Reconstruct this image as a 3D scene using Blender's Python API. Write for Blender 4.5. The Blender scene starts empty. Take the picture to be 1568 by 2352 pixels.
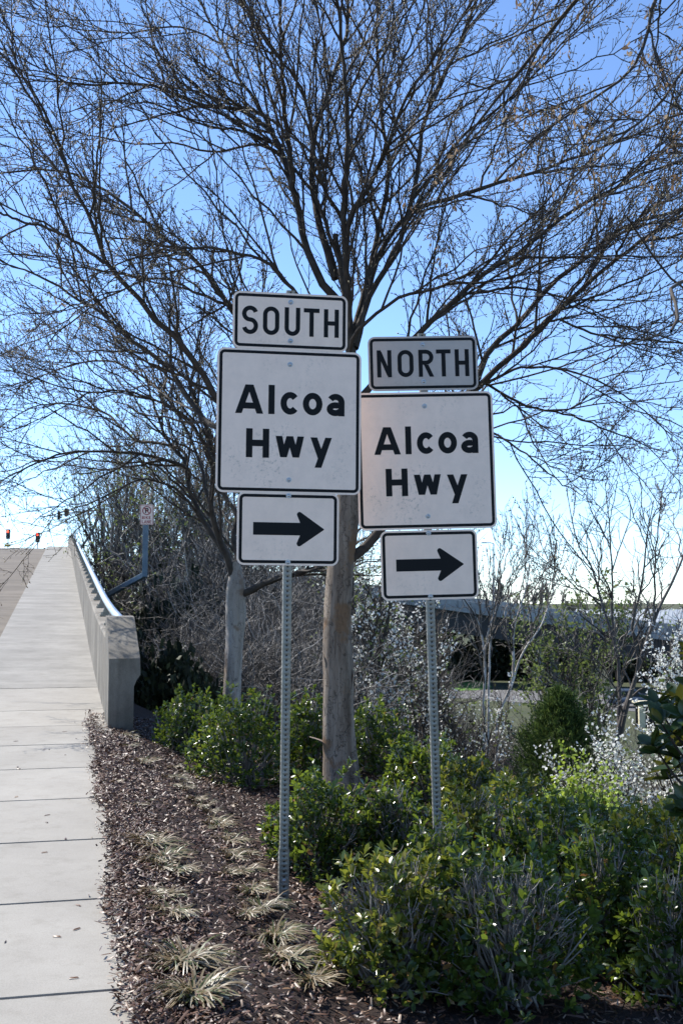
import bpy, bmesh, math, random
import numpy as np
from mathutils import Vector, Matrix

SC = bpy.context.scene
COL = SC.collection
rng = np.random.default_rng(7)
random.seed(7)
R = math.radians

# ------------------------------------------------------------------ camera
FPX = 2613.0                       # focal length in pixels of a 1568 x 2352 picture
HOR = 1375.0
PITCH = math.atan((HOR - 1176) / FPX)
CZ = 1.55
cam_d = bpy.data.cameras.new("camera")
cam = bpy.data.objects.new("camera", cam_d); COL.objects.link(cam)
cam.location = (0, 0, CZ)
cam.rotation_euler = (math.pi / 2 + PITCH, 0, 0)
cam_d.sensor_fit = 'VERTICAL'; cam_d.sensor_height = 36; cam_d.sensor_width = 24
cam_d.lens = 36 * FPX / 2352
cam_d.clip_start = 0.05; cam_d.clip_end = 3000
cam_d.dof.use_dof = True; cam_d.dof.focus_distance = 6.4; cam_d.dof.aperture_fstop = 9
SC.camera = cam

# ------------------------------------------------------------------ sky and sun
SUN_AZ, SUN_EL = R(-54), R(47)     # azimuth from +Y towards +X
wd = bpy.data.worlds.new("World"); SC.world = wd; wd.use_nodes = True
wn = wd.node_tree.nodes; wl = wd.node_tree.links
sky = wn.new('ShaderNodeTexSky'); sky.sky_type = 'NISHITA'; sky.sun_disc = False
sky.sun_elevation = SUN_EL; sky.sun_rotation = SUN_AZ
sky.air_density = 0.7; sky.dust_density = 0.0; sky.ozone_density = 5.0; sky.altitude = 200
wl.new(sky.outputs[0], wn['Background'].inputs[0]); wn['Background'].inputs[1].default_value = 0.15
sd = bpy.data.lights.new("sun", 'SUN'); sd.energy = 4.3; sd.angle = R(0.53); sd.color = (1, 0.96, 0.90)
sun = bpy.data.objects.new("sun", sd); COL.objects.link(sun)
sv = Vector((math.sin(SUN_AZ) * math.cos(SUN_EL), math.cos(SUN_AZ) * math.cos(SUN_EL), math.sin(SUN_EL)))
sun.rotation_euler = sv.to_track_quat('Z', 'Y').to_euler(); sun.location = sv * 50
SC.view_settings.view_transform = 'Standard'; SC.view_settings.look = 'None'
SC.view_settings.exposure = 0.9; SC.view_settings.gamma = 1
SC.cycles.max_bounces = 6; SC.cycles.diffuse_bounces = 3; SC.cycles.transparent_max_bounces = 6

# ------------------------------------------------------------------ helpers
def W(u, v, Y):
    """world point at depth Y on the line of sight of picture point (u, v)"""
    a = (u - 784) / FPX; b = (1176 - v) / FPX
    dy = math.cos(PITCH) - b * math.sin(PITCH); dz = math.sin(PITCH) + b * math.cos(PITCH)
    k = Y / dy
    return np.array((a * k, Y, CZ + dz * k))

DV = np.array((-0.2376, 0.9713)); NV = np.array((0.9713, 0.2376))    # along / across the pavement
def P2(s, n):
    return s * DV[0] + n * NV[0], s * DV[1] + n * NV[1]

def zprof(s):
    """height of the walking surface along the pavement and bridge"""
    s = np.asarray(s, float)
    z = 0.029 * np.minimum(s, 11.5)
    t = np.clip(s - 11.5, 0, 7); z = z + 0.029 * t + (0.0715 - 0.029) * t * t / 14
    t = np.clip(s - 18.5, 0, 53.5); z = z + 0.0715 * t
    t = np.clip(s - 72, 0, 50); z = z + 0.0715 * t - 0.00074 * t * t
    return z

def sm(x):
    x = np.clip(x, 0, 1); return x * x * (3 - 2 * x)

def terrain(X, Y):
    X = np.asarray(X, float); Y = np.asarray(Y, float)
    s = X * DV[0] + Y * DV[1]; n = X * NV[0] + Y * NV[1]
    z = 0.029 * np.clip(s, -30, 13.5) - 0.02
    z = z - 0.24 * sm((n - 0.4) / 1.2) - 0.12 * sm((n - 1.6) / 3)
    z = z + .045 * sm((n - .27) / .06) * sm((1.1 - n) / .6) * sm((10.7 - s) / .5)
    z = np.where(n < 0.2, z - 0.35, z)
    d = np.maximum((Y + 1.2 * X - 10.8) / 1.56, 0); d1 = np.sqrt(d * d + .25) - .5
    z = z - 3.0 * (1 - np.exp(-d1 / 2.6)) - 6.0 * (1 - np.exp(-d * d / 420))
    z = z + 0.03 * np.sin(X * 3.1 + 1) * np.sin(Y * 2.7) * sm((n - .6) / .4)
    return z

def tz(x, y):
    return float(terrain(x, y))

def mesh_np(name, V, F, mat, parent=None, smooth=False):
    V = np.asarray(V, np.float32).reshape(-1, 3); F = np.asarray(F, np.int32)
    me = bpy.data.meshes.new(name)
    k = F.shape[1]
    me.vertices.add(len(V)); me.vertices.foreach_set('co', V.ravel())
    me.loops.add(F.size); me.loops.foreach_set('vertex_index', F.ravel())
    me.polygons.add(len(F))
    me.polygons.foreach_set('loop_start', np.arange(0, F.size, k, dtype=np.int32))
    if smooth: me.polygons.foreach_set('use_smooth', np.ones(len(F), bool))
    me.update(calc_edges=True)
    if mat: me.materials.append(mat)
    o = bpy.data.objects.new(name, me); COL.objects.link(o)
    if parent: o.parent = parent
    return o

def bm_obj(name, bm, mat, parent=None, smooth=False):
    me = bpy.data.meshes.new(name)
    bmesh.ops.recalc_face_normals(bm, faces=bm.faces[:])
    bm.to_mesh(me); bm.free()
    for m in (mat if isinstance(mat, (list, tuple)) else [mat]): me.materials.append(m)
    if smooth: me.polygons.foreach_set('use_smooth', np.ones(len(me.polygons), bool))
    o = bpy.data.objects.new(name, me); COL.objects.link(o)
    if parent: o.parent = parent
    return o

def empty(name, loc=(0, 0, 0), rot=(0, 0, 0)):
    o = bpy.data.objects.new(name, None); COL.objects.link(o)
    o.location = loc; o.rotation_euler = rot; o.empty_display_size = 0.1
    return o

def tag(o, label=None, cat=None, group=None, kind=None):
    if label: o['label'] = label
    if cat: o['category'] = cat
    if group: o['group'] = group
    if kind: o['kind'] = kind
    return o

def norm(v):
    return v / np.maximum(np.linalg.norm(v, axis=-1, keepdims=True), 1e-9)

def box_bm(bm, c, size, rot=None, bevel=0.0):
    r = bmesh.ops.create_cube(bm, size=1)
    M = Matrix.Translation(Vector(c)) @ (rot.to_4x4() if rot else Matrix()) @ Matrix.Diagonal(Vector(size)).to_4x4()
    bmesh.ops.transform(bm, matrix=M, verts=r['verts'])
    if bevel > 0:
        es = list({e for v in r['verts'] for e in v.link_edges})
        bmesh.ops.bevel(bm, geom=es, offset=bevel, segments=2, affect='EDGES', profile=0.5)

def box(name, c, size, mat, parent=None, rot=None, bevel=0.0):
    bm = bmesh.new(); box_bm(bm, c, size, rot, bevel); return bm_obj(name, bm, mat, parent)

def cyl_bm(bm, p0, p1, r0, r1, seg=12, caps=True):
    p0 = Vector(p0); p1 = Vector(p1); d = p1 - p0
    M = Matrix.Translation((p0 + p1) / 2) @ d.to_track_quat('Z', 'Y').to_matrix().to_4x4()
    bmesh.ops.create_cone(bm, cap_ends=caps, segments=seg, radius1=r0, radius2=r1, depth=d.length, matrix=M)

def cyl(name, p0, p1, r0, r1, mat, parent=None, seg=12):
    bm = bmesh.new(); cyl_bm(bm, p0, p1, r0, r1, seg); return bm_obj(name, bm, mat, parent, smooth=False)

def tubes(P, Rd, S=4, cap=False, wob=0.0):
    """N polylines of K points -> verts, quads"""
    P = np.asarray(P, float); Rd = np.asarray(Rd, float)
    N, K, _ = P.shape
    T = np.gradient(P, axis=1); T = norm(T)
    mt = norm(T.mean(axis=1))
    ax = np.argmin(np.abs(mt), axis=1); ref = np.zeros((N, 3)); ref[np.arange(N), ax] = 1
    ref = ref[:, None, :]
    U = norm(np.cross(T, ref)); Vv = np.cross(T, U)
    th = np.arange(S) * 2 * math.pi / S
    rr = Rd[:, :, None] * np.ones(S)
    if wob > 0: rr = rr * (1 + wob * rng.normal(size=(N, K, S)))
    ring = P[:, :, None, :] + rr[..., None] * (np.cos(th)[None, None, :, None] * U[:, :, None, :] + np.sin(th)[None, None, :, None] * Vv[:, :, None, :])
    V = ring.reshape(-1, 3)
    idx = np.arange(N * K * S).reshape(N, K, S)
    a = idx[:, :-1, :]; b = np.roll(idx, -1, axis=2)[:, :-1, :]
    c = np.roll(idx, -1, axis=2)[:, 1:, :]; d = idx[:, 1:, :]
    F = np.stack([a, b, c, d], axis=-1).reshape(-1, 4)
    return V, F

def catmull(pts, K):
    p = np.asarray(pts, float)
    seg = np.linalg.norm(np.diff(p, axis=0), axis=1); t = np.concatenate([[0], np.cumsum(seg)]); t /= t[-1]
    q = np.linspace(0, 1, K)
    m = np.gradient(p, t, axis=0)
    i = np.clip(np.searchsorted(t, q, side='right') - 1, 0, len(p) - 2)
    h = (t[i + 1] - t[i])[:, None]; x = ((q - t[i]) / (t[i + 1] - t[i]))[:, None]
    return ((2 * x**3 - 3 * x**2 + 1) * p[i] + (x**3 - 2 * x**2 + x) * h * m[i] + (-2 * x**3 + 3 * x**2) * p[i + 1] + (x**3 - x**2) * h * m[i + 1])

def grow(P, Rd, count, len0, len1, ang0, ang1, K=5, r0=0.01, r1=0.003, tmin=0.15, tmax=1.0, up=0.15, taper=0.6, curve=0.25, jit=0.03, keep=None):
    """children of each of N parent polylines"""
    N, Kp, _ = P.shape
    M = N * count
    pi = np.repeat(np.arange(N), count)
    t = np.tile((np.arange(count) + 0.5) / count, N) + rng.uniform(-.5, .5, M) / count
    t = tmin + (tmax - tmin) * np.clip(t, 0, 1)
    if keep is not None:
        k = keep(pi, t); pi, t = pi[k], t[k]; M = len(pi)
    f = t * (Kp - 1); i = np.clip(f.astype(int), 0, Kp - 2); x = (f - i)[:, None]
    p0 = P[pi, i] * (1 - x) + P[pi, i + 1] * x
    T = norm(P[pi, i + 1] - P[pi, i])
    rp = Rd[pi, i] * (1 - x[:, 0]) + Rd[pi, i + 1] * x[:, 0]
    perp = norm(np.cross(T, rng.normal(size=(M, 3))))
    ang = rng.uniform(ang0, ang1, M)[:, None]
    d = norm(np.cos(ang) * T + np.sin(ang) * perp + np.array((0, 0, up)))
    L = rng.uniform(len0, len1, M) * (1 - taper * t)
    s = np.linspace(0, 1, K)
    cv = norm(np.cross(d, rng.normal(size=(M, 3)))) * curve + np.array((0, 0, up * .6)) + T * .15
    C = p0[:, None, :] + L[:, None, None] * (d[:, None, :] * s[None, :, None] + cv[:, None, :] * (s**2)[None, :, None] * .5)
    nz = rng.normal(size=(M, K, 3)) * jit * L[:, None, None]; nz[:, 0] = 0
    C = C + nz
    ra = np.minimum(rp * 0.75, r0)[:, None]; rb = np.minimum(ra, r1)
    return C, ra * (1 - s) + rb * s

def stamp(TV, TF, pos, X, Yv, Z, scale):
    """copies of a small template: local x,y,z axes per copy"""
    TV = np.asarray(TV, float); TF = np.asarray(TF, int)
    sc = np.asarray(scale, float)
    if sc.ndim == 1: sc = np.repeat(sc[:, None], 3, axis=1)
    L = TV[None, :, :] * sc[:, None, :]
    V = pos[:, None, :] + L[..., 0:1] * X[:, None, :] + L[..., 1:2] * Yv[:, None, :] + L[..., 2:3] * Z[:, None, :]
    F = TF[None] + (np.arange(len(pos)) * len(TV))[:, None, None]
    return V.reshape(-1, 3), F.reshape(-1, TF.shape[1])

def frames(d, up=None, roll=1.0):
    """axes with y along d; z near up plus a random roll"""
    d = norm(d); n = len(d)
    if up is None: up = rng.normal(size=(n, 3))
    z = norm(up + roll * rng.normal(size=(n, 3)))
    x = norm(np.cross(d, z)); z = np.cross(x, d)
    return x, d, z

BUD_V = [(0, 0, 0), (.5, .38, 0), (-.25, .38, .43), (-.25, .38, -.43), (0, 1, 0)]
BUD_F = [(0, 2, 1), (0, 3, 2), (0, 1, 3), (4, 1, 2), (4, 2, 3), (4, 3, 1)]
def leaf_template(rows, fold=.22, droop=.12):
    V, F = [(0, 0, 0)], []
    for t, w in rows: V += [(-w, t, w * fold - droop * t * t), (0, t, -droop * t * t), (w, t, w * fold - droop * t * t)]
    V.append((0, 1, -droop)); F += [(0, 2, 1), (0, 3, 2)]
    for k in range(len(rows) - 1):
        a = 1 + 3 * k; F += [(a, a + 1, a + 4), (a, a + 4, a + 3), (a + 1, a + 2, a + 5), (a + 1, a + 5, a + 4)]
    a = 1 + 3 * (len(rows) - 1); F += [(a, a + 1, a + 3), (a + 1, a + 2, a + 3)]
    return V, F
LEAF_V, LEAF_F = leaf_template([(.36, .185), (.74, .205)])

# ------------------------------------------------------------------ materials
def mat_new(name, rough=0.7, metal=0.0, spec=0.5):
    m = bpy.data.materials.new(name); m.use_nodes = True
    b = m.node_tree.nodes['Principled BSDF']
    b.inputs['Roughness'].default_value = rough; b.inputs['Metallic'].default_value = metal
    b.inputs['Specular IOR Level'].default_value = spec
    return m, m.node_tree.nodes, m.node_tree.links, b

def ramp(nodes, stops):
    r = nodes.new('ShaderNodeValToRGB'); e = r.color_ramp.elements
    while len(e) < len(stops): e.new(0.5)
    for q, (p, c) in zip(e, stops):
        q.position = p; q.color = (*c, 1)
    return r

def noise(nodes, links, scale, detail=6, rough=.6, vec=None, stretch=None, coord='Object'):
    n = nodes.new('ShaderNodeTexNoise'); n.inputs['Scale'].default_value = scale
    n.inputs['Detail'].default_value = detail; n.inputs['Roughness'].default_value = rough
    tc = nodes.new('ShaderNodeTexCoord'); src = tc.outputs[coord]
    if stretch:
        mp = nodes.new('ShaderNodeMapping'); mp.inputs['Scale'].default_value = stretch
        links.new(src, mp.inputs[0]); src = mp.outputs[0]
    links.new(src, n.inputs['Vector'])
    return n

def bump(nodes, links, b, src, strength, dist):
    bp = nodes.new('ShaderNodeBump'); bp.inputs['Strength'].default_value = strength; bp.inputs['Distance'].default_value = dist
    links.new(src, bp.inputs['Height']); links.new(bp.outputs[0], b.inputs['Normal']); return bp

def mix(nodes, links, a, c, fac, mode='MIX'):
    m = nodes.new('ShaderNodeMix'); m.data_type = 'RGBA'; m.blend_type = mode
    for sck, v in ((6, a), (7, c)):
        if isinstance(v, tuple): m.inputs[sck].default_value = (*v, 1)
        else: links.new(v, m.inputs[sck])
    if isinstance(fac, (int, float)): m.inputs[0].default_value = fac
    else: links.new(fac, m.inputs[0])
    return m.outputs[2]

def m_simple(name, col, rough=.7, metal=0, spec=.5):
    m, n, l, b = mat_new(name, rough, metal, spec); b.inputs['Base Color'].default_value = (*col, 1); return m

def m_noise(name, stops, scale, rough=.8, bumps=None, stretch=None, detail=6, coord='Object', metal=0, spec=.4):
    m, n, l, b = mat_new(name, rough, metal, spec)
    t = noise(n, l, scale, detail, .6, stretch=stretch, coord=coord); r = ramp(n, stops)
    l.new(t.outputs[0], r.inputs[0]); l.new(r.outputs[0], b.inputs['Base Color'])
    if bumps:
        t2 = noise(n, l, bumps[0], 8, .65, stretch=stretch, coord=coord); bump(n, l, b, t2.outputs[0], bumps[1], bumps[2])
    return m

def m_island(name, stops, rough=.5, spec=.5, trans=0.0, tcol=None, rvar=None):
    """colour differs from piece to piece; optional light passing through thin leaves"""
    m, n, l, b = mat_new(name, rough, 0, spec)
    g = n.new('ShaderNodeNewGeometry'); r = ramp(n, stops)
    l.new(g.outputs['Random Per Island'], r.inputs[0]); l.new(r.outputs[0], b.inputs['Base Color'])
    if trans > 0:
        tr = n.new('ShaderNodeBsdfTranslucent')
        if tcol: l.new(mix(n, l, r.outputs[0], tcol, .65), tr.inputs[0])
        else: l.new(r.outputs[0], tr.inputs[0])
        mx = n.new('ShaderNodeMixShader'); mx.inputs[0].default_value = trans
        l.new(b.outputs[0], mx.inputs[1]); l.new(tr.outputs[0], mx.inputs[2])
        l.new(mx.outputs[0], n['Material Output'].inputs[0])
    return m

def m_concrete(name, lo, hi, streak=None, fine=180, bumpd=.0015, spot=.25):
    m, n, l, b = mat_new(name, .88, 0, .3)
    t = noise(n, l, 1.3, 8, .65); r = ramp(n, [(.3, lo), (.72, hi)]); l.new(t.outputs[0], r.inputs[0])
    f = noise(n, l, fine, 3, .7); fr = ramp(n, [(.35, (.72, .72, .72)), (.6, (1.05, 1.05, 1.05))]); l.new(f.outputs[0], fr.inputs[0])
    c = mix(n, l, r.outputs[0], fr.outputs[0], .55, 'MULTIPLY')
    oi = n.new('ShaderNodeObjectInfo'); orr = ramp(n, [(0, (.93, .93, .93)), (1, (1.05, 1.05, 1.05))]); l.new(oi.outputs['Random'], orr.inputs[0]); c = mix(n, l, c, orr.outputs[0], 1.0, 'MULTIPLY')
    md = noise(n, l, 7, 7, .7); mr_ = ramp(n, [(.34, (.80, .79, .77)), (.5, (1, 1, 1))]); l.new(md.outputs[0], mr_.inputs[0]); c = mix(n, l, c, mr_.outputs[0], .6, 'MULTIPLY')
    if streak:
        st = noise(n, l, streak[0], 6, .7, stretch=streak[1]); sr = ramp(n, [(.38, (streak[2],) * 3), (.62, (1, 1, 1))])
        l.new(st.outputs[0], sr.inputs[0]); c = mix(n, l, c, sr.outputs[0], streak[3], 'MULTIPLY')
    l.new(c, b.inputs['Base Color'])
    bump(n, l, b, f.outputs[0], .5, bumpd)
    return m

M = {}
M['walk'] = m_concrete('pavement_concrete', (.29, .27, .235), (.37, .348, .305))
M['deck'] = m_concrete('bridge_walk_concrete', (.235, .222, .195), (.345, .328, .293), streak=(.8, (.5, 2.6, 1), .7, .6))
M['road'] = m_concrete('road_concrete', (.17, .142, .108), (.235, .20, .155), streak=(.7, (.25, 1.6, 1), .6, .8))
M['wall'] = m_concrete('parapet_concrete', (.16, .142, .112), (.33, .30, .25), streak=(2.2, (1.3, 1.3, .12), .5, .75), fine=90)
M['base'] = m_simple('joint_filler', (.05, .048, .045), .95)
M['overpass'] = m_concrete('overpass_concrete', (.25, .275, .28), (.36, .385, .38), streak=(.5, (1.2, 1.2, .08), .5, .7), fine=20)
M['girder'] = m_simple('dark_girder_and_shade', (.018, .02, .022), .6)  # near-black steel tone that also holds shade under the deck and in recesses
M['galv'] = m_noise('galvanised_steel', [(.3, (.22, .21, .175)), (.7, (.34, .325, .275))], 14, .5, bumps=(120, .15, .0006), metal=.45)
M['rail'] = m_noise('aluminium_rail', [(.3, (.62, .64, .66)), (.7, (.76, .77, .78))], 6, .3, metal=.9)
M['bluesteel'] = m_noise('weathered_blue_grey_steel', [(.3, (.10, .14, .17)), (.7, (.17, .22, .25))], 5, .55, metal=.4)
M['hole'] = m_simple('tube_inner_shade', (.03, .03, .03), .9)  # shade inside the hollow post put into the colour
M['black'] = m_simple('black_sign_film', (.006, .007, .008), .5, 0, .15)
M['red'] = m_simple('red_sign_film', (.35, .03, .03), .45)
M['bolt'] = m_simple('zinc_bolt', (.42, .43, .44), .38, .85)
M['soil'] = m_noise('dark_mulch_soil', [(.3, (.022, .015, .012)), (.7, (.06, .042, .034))], 30, .95, bumps=(60, .8, .02))

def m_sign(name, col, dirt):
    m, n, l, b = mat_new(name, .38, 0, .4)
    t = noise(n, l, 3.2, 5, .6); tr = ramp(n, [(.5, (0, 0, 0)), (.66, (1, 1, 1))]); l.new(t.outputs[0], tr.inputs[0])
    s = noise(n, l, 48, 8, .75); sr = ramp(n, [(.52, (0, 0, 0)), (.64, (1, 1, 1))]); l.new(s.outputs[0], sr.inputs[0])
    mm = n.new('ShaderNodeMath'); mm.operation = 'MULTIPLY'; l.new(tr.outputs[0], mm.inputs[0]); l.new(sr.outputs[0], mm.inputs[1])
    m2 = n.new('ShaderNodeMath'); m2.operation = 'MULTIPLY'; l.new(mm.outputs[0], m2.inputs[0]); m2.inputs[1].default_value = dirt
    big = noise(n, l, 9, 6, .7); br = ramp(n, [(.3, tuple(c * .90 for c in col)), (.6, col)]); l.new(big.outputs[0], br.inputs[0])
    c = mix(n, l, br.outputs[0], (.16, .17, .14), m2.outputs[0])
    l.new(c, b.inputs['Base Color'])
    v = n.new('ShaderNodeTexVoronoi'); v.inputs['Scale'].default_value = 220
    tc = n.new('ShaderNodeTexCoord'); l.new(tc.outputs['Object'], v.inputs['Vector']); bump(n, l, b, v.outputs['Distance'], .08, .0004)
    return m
M['sign'] = m_sign('pale_pink_white_sheeting', (.95, .75, .61), .6)  # base colour raised and warmed, standing in for flash glow on the panels
M['sign_plain'] = m_sign('white_sheeting', (.95, .74, .59), .25)  # flash glow put into the base colour here as well
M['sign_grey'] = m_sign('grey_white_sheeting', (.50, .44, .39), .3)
# ------------------------------------------------------------------ ground sheet
def make_ground():
    def axis(a, b, fine0, fine1, step, n):
        f = np.arange(fine0, fine1 + 1e-6, step)
        lo = fine0 - np.geomspace(step, fine0 - a, n); hi = fine1 + np.geomspace(step, b - fine1, n)
        return np.unique(np.concatenate([lo, f, hi]))
    xs = axis(-1500, 1500, -6, 8, .16, 45); ys = axis(-400, 2400, 1, 16, .16, 55)
    Xg, Yg = np.meshgrid(xs, ys)
    Zg = terrain(Xg, Yg)
    V = np.stack([Xg, Yg, Zg], -1).reshape(-1, 3)
    nx, ny = len(xs), len(ys)
    i = np.arange(nx * ny).reshape(ny, nx)
    F = np.stack([i[:-1, :-1], i[:-1, 1:], i[1:, 1:], i[1:, :-1]], -1).reshape(-1, 4)
    m, n, l, b = mat_new('ground_soil_and_grass', .95, 0, .2)
    geo = n.new('ShaderNodeNewGeometry')
    t = noise(n, l, 40, 8, .7); r1 = ramp(n, [(.3, (.020, .013, .011)), (.7, (.06, .042, .034))]); l.new(t.outputs[0], r1.inputs[0])
    t2 = noise(n, l, .35, 8, .75); r2 = ramp(n, [(.30, (.05, .042, .03)), (.45, (.085, .075, .05)), (.6, (.07, .10, .03)), (.75, (.10, .09, .065))]); l.new(t2.outputs[0], r2.inputs[0])
    sx = n.new('ShaderNodeSeparateXYZ'); l.new(geo.outputs['Position'], sx.inputs[0])
    mr = n.new('ShaderNodeMapRange'); mr.inputs[1].default_value = 6.5; mr.inputs[2].default_value = 11; ab = n.new('ShaderNodeMath'); ab.operation = 'SUBTRACT'; ab.inputs[1].default_value = 7.5; l.new(sx.outputs[1], ab.inputs[0]); ab2 = n.new('ShaderNodeMath'); ab2.operation = 'ABSOLUTE'; l.new(ab.outputs[0], ab2.inputs[0]); l.new(ab2.outputs[0], mr.inputs[0])
    l.new(mix(n, l, r1.outputs[0], r2.outputs[0], mr.outputs[0]), b.inputs['Base Color'])
    bump(n, l, b, t.outputs[0], .7, .02)
    o = mesh_np('ground', V, F, m, smooth=True); tag(o, 'mulch bed falling away into a brushy hollow', kind='structure')
make_ground()

# ------------------------------------------------------------------ pavement, bridge deck, road
N0, N1 = -1.05, 0.45
NE = 0.29                          # edge of the slabs beside the planting bed
def strip(name, s_list, n0, n1, mat, parent=None, dz=0.0, thick=.12, bevel=0.0, jitter=0.0, skip=0.0):
    """solid slab following the profile, s along, n across"""
    bm = bmesh.new(); top = []; bot = []
    for s in s_list:
        z = float(zprof(s)) + dz
        row = []; rb = []
        for nn in (n0, n1):
            x, y = P2(s, nn); row.append(bm.verts.new((x, y, z))); rb.append(bm.verts.new((x, y, z - thick)))
        top.append(row); bot.append(rb)
    for i in range(len(s_list) - 1):
        a, b2 = top[i], top[i + 1]; c, d = bot[i], bot[i + 1]
        bm.faces.new((a[0], a[1], b2[1], b2[0])); bm.faces.new((c[1], c[0], d[0], d[1]))
        bm.faces.new((a[0], b2[0], d[0], c[0])); bm.faces.new((a[1], c[1], d[1], b2[1]))
    bm.faces.new((top[0][1], top[0][0], bot[0][0], bot[0][1])); bm.faces.new((top[-1][0], top[-1][1], bot[-1][1], bot[-1][0]))
    if bevel:
        es = [e for e in bm.edges if len(e.link_faces) == 2 and e.calc_face_angle(0) > 1 and max(v.co.z for v in e.verts) > min(v.co.z for v in bm.verts) + thick * .5]
        bmesh.ops.bevel(bm, geom=es, offset=bevel, segments=2, affect='EDGES')
    return bm_obj(name, bm, mat, parent)

walk = empty('sidewalk'); tag(walk, 'pale concrete pavement of jointed slabs climbing to the bridge', kind='structure')
joints = [-26, -22, -18, -14, -10, -7.2, -4.8, -3.6, -2.5, -1.3, -.1, 1.08, 2.25, 3.42, 4.6, 5.77, 6.95, 8.12, 9.3, 10.48, 11.65, 12.85, 14.85]
joints = [j - .25 for j in joints]
for i in range(len(joints) - 1):
    a, b = joints[i] + .012, joints[i + 1] - .012
    o = strip('slab', np.linspace(a, b, 4), N0, NE if b < 11 else N1 + .02, M['walk'], walk, dz=float(rng.uniform(-.0008, .0008)), thick=.12, bevel=.011)
strip('joint_bed', np.linspace(-26, 14.7, 24), N0 + .01, NE - .01, M['base'], walk, dz=-.022, thick=.2)
deckS = np.concatenate([np.arange(14.62, 30, 1.2), np.arange(30, 130, 3.0)])
o = strip('bridge_walkway', deckS, N0, N1 + .02, M['deck'], thick=.6, bevel=0.0); tag(o, 'streaked concrete bridge walkway rising to the crest', kind='structure')
o = strip('road', np.concatenate([np.arange(-60, -8, 6), np.arange(-8, 30, 1.2), np.arange(30, 150, 3.0)]), -13.5, N0 - .004, M['road'], dz=-.17, thick=.7); tag(o, 'worn beige concrete bridge roadway', kind='structure')

# ------------------------------------------------------------------ bridge parapet with rail
def P3(s, n, h):
    x, y = P2(s, n); return (x, y, float(zprof(s)) + h)

def sweep(name, s_list, prof, mat, parent, lens_h=1.0):
    """profile (n, h) swept along the pavement"""
    K = len(prof)
    V = [P3(s, n, h) for s in s_list for (n, h) in prof]
    F = []
    for i in range(len(s_list) - 1):
        for k in range(K):
            k2 = (k + 1) % K
            F.append((i * K + k, i * K + k2, (i + 1) * K + k2, (i + 1) * K + k))
    F.append(tuple(range(K))[::-1]); F.append(tuple((len(s_list) - 1) * K + k for k in range(K)))
    me = bpy.data.meshes.new(name); me.from_pydata(V, [], F); me.materials.append(mat)
    bm = bmesh.new(); bm.from_mesh(me); bmesh.ops.recalc_face_normals(bm, faces=bm.faces[:]); bm.to_mesh(me); bm.free()
    o = bpy.data.objects.new(name, me); COL.objects.link(o); o.parent = parent
    return o

S0 = 11.15
par = empty('bridge_parapet'); tag(par, 'concrete bridge parapet with silver tube handrail and chamfered end block', 'parapet')
WT = .80
prof = [(N1, -.3), (N1, WT - .02), (N1 + .02, WT), (N1 + .27, WT), (N1 + .29, WT - .02), (N1 + .29, -.9), (N1 + .05, -.9)]
segs = [(S0 + 1.0, 16.4)] + [(16.4 + 5.2 * i + .012, 16.4 + 5.2 * (i + 1)) for i in range(18)]
for a, b in segs:
    sweep('wall_panel', np.linspace(a, b, 6), prof, M['wall'], par)
# end block: chamfered cap leaning back, nib on the outer side
bm = bmesh.new()
TOPH, SLO = 1.02, .655
rows = []
outl = [(N1 - .004, -.35), (N1 - .004, SLO), (N1 + .29, SLO), (N1 + .295, .50), (N1 + .26, .45), (N1 + .235, .39), (N1 + .225, -.9)]
f0 = [bm.verts.new(P3(S0, n, h)) for n, h in outl]
b0 = [bm.verts.new(P3(S0 + 1.0, n, h)) for n, h in outl]
c0 = [bm.verts.new(P3(S0 + .68, N1 - .004, TOPH)), bm.verts.new(P3(S0 + .68, N1 + .27, TOPH))]
c1 = [bm.verts.new(P3(S0 + 1.0, N1 - .004, TOPH)), bm.verts.new(P3(S0 + 1.0, N1 + .27, TOPH))]
bm.faces.new(f0); bm.faces.new((f0[1], c0[0], c0[1], f0[2])); bm.faces.new((c0[0], c1[0], c1[1], c0[1]))
bm.faces.new((b0[0], b0[1], c1[0], c1[1], b0[2], b0[3], b0[4], b0[5], b0[6]))
bm.faces.new((f0[0], b0[0], b0[1], c1[0], c0[0], f0[1])); bm.faces.new((f0[2], c0[1], c1[1], b0[2]))
for k in range(2, 6): bm.faces.new((f0[k], b0[k], b0[k + 1], f0[k + 1]))
bmesh.ops.bevel(bm, geom=[e for e in bm.edges if len(e.link_faces) == 2 and e.calc_face_angle(0) > .4 and min(v.co.z for v in e.verts) > 0], offset=.012, segments=2, affect='EDGES')
bm_obj('end_block', bm, M['wall'], par)
rs = np.concatenate([np.arange(S0 + .8, 30, .8), np.arange(30, 112, 2.5)])
RP = np.array([[P3(s, N1 + .16, .965) for s in rs]])
V, F = tubes(RP, np.full((1, len(rs)), .046), 14); mesh_np('handrail', V, F, M['rail'], par, smooth=True)
bmB = bmesh.new()
box_bm(bmB, (0, 0, .012), (.20, .16, .024))
for sx in (-1, 1):
    for sy in (-1, 1): cyl_bm(bmB, (sx * .07, sy * .055, .02), (sx * .07, sy * .055, .055), .016, .016, 6)
v = [bmB.verts.new(p) for p in ((-.07, -.03, .02), (.07, -.03, .02), (.07, .03, .02), (-.07, .03, .02), (-.03, -.018, .16), (.045, -.018, .16), (.045, .018, .16), (-.03, .018, .16))]
for f in ((0, 1, 5, 4), (1, 2, 6, 5), (2, 3, 7, 6), (3, 0, 4, 7), (4, 5, 6, 7)): bmB.faces.new([v[i] for i in f])
br0 = bm_obj('rail_bracket', bmB, M['galv'], par)
rotz = math.atan2(-DV[0], DV[1])
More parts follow.
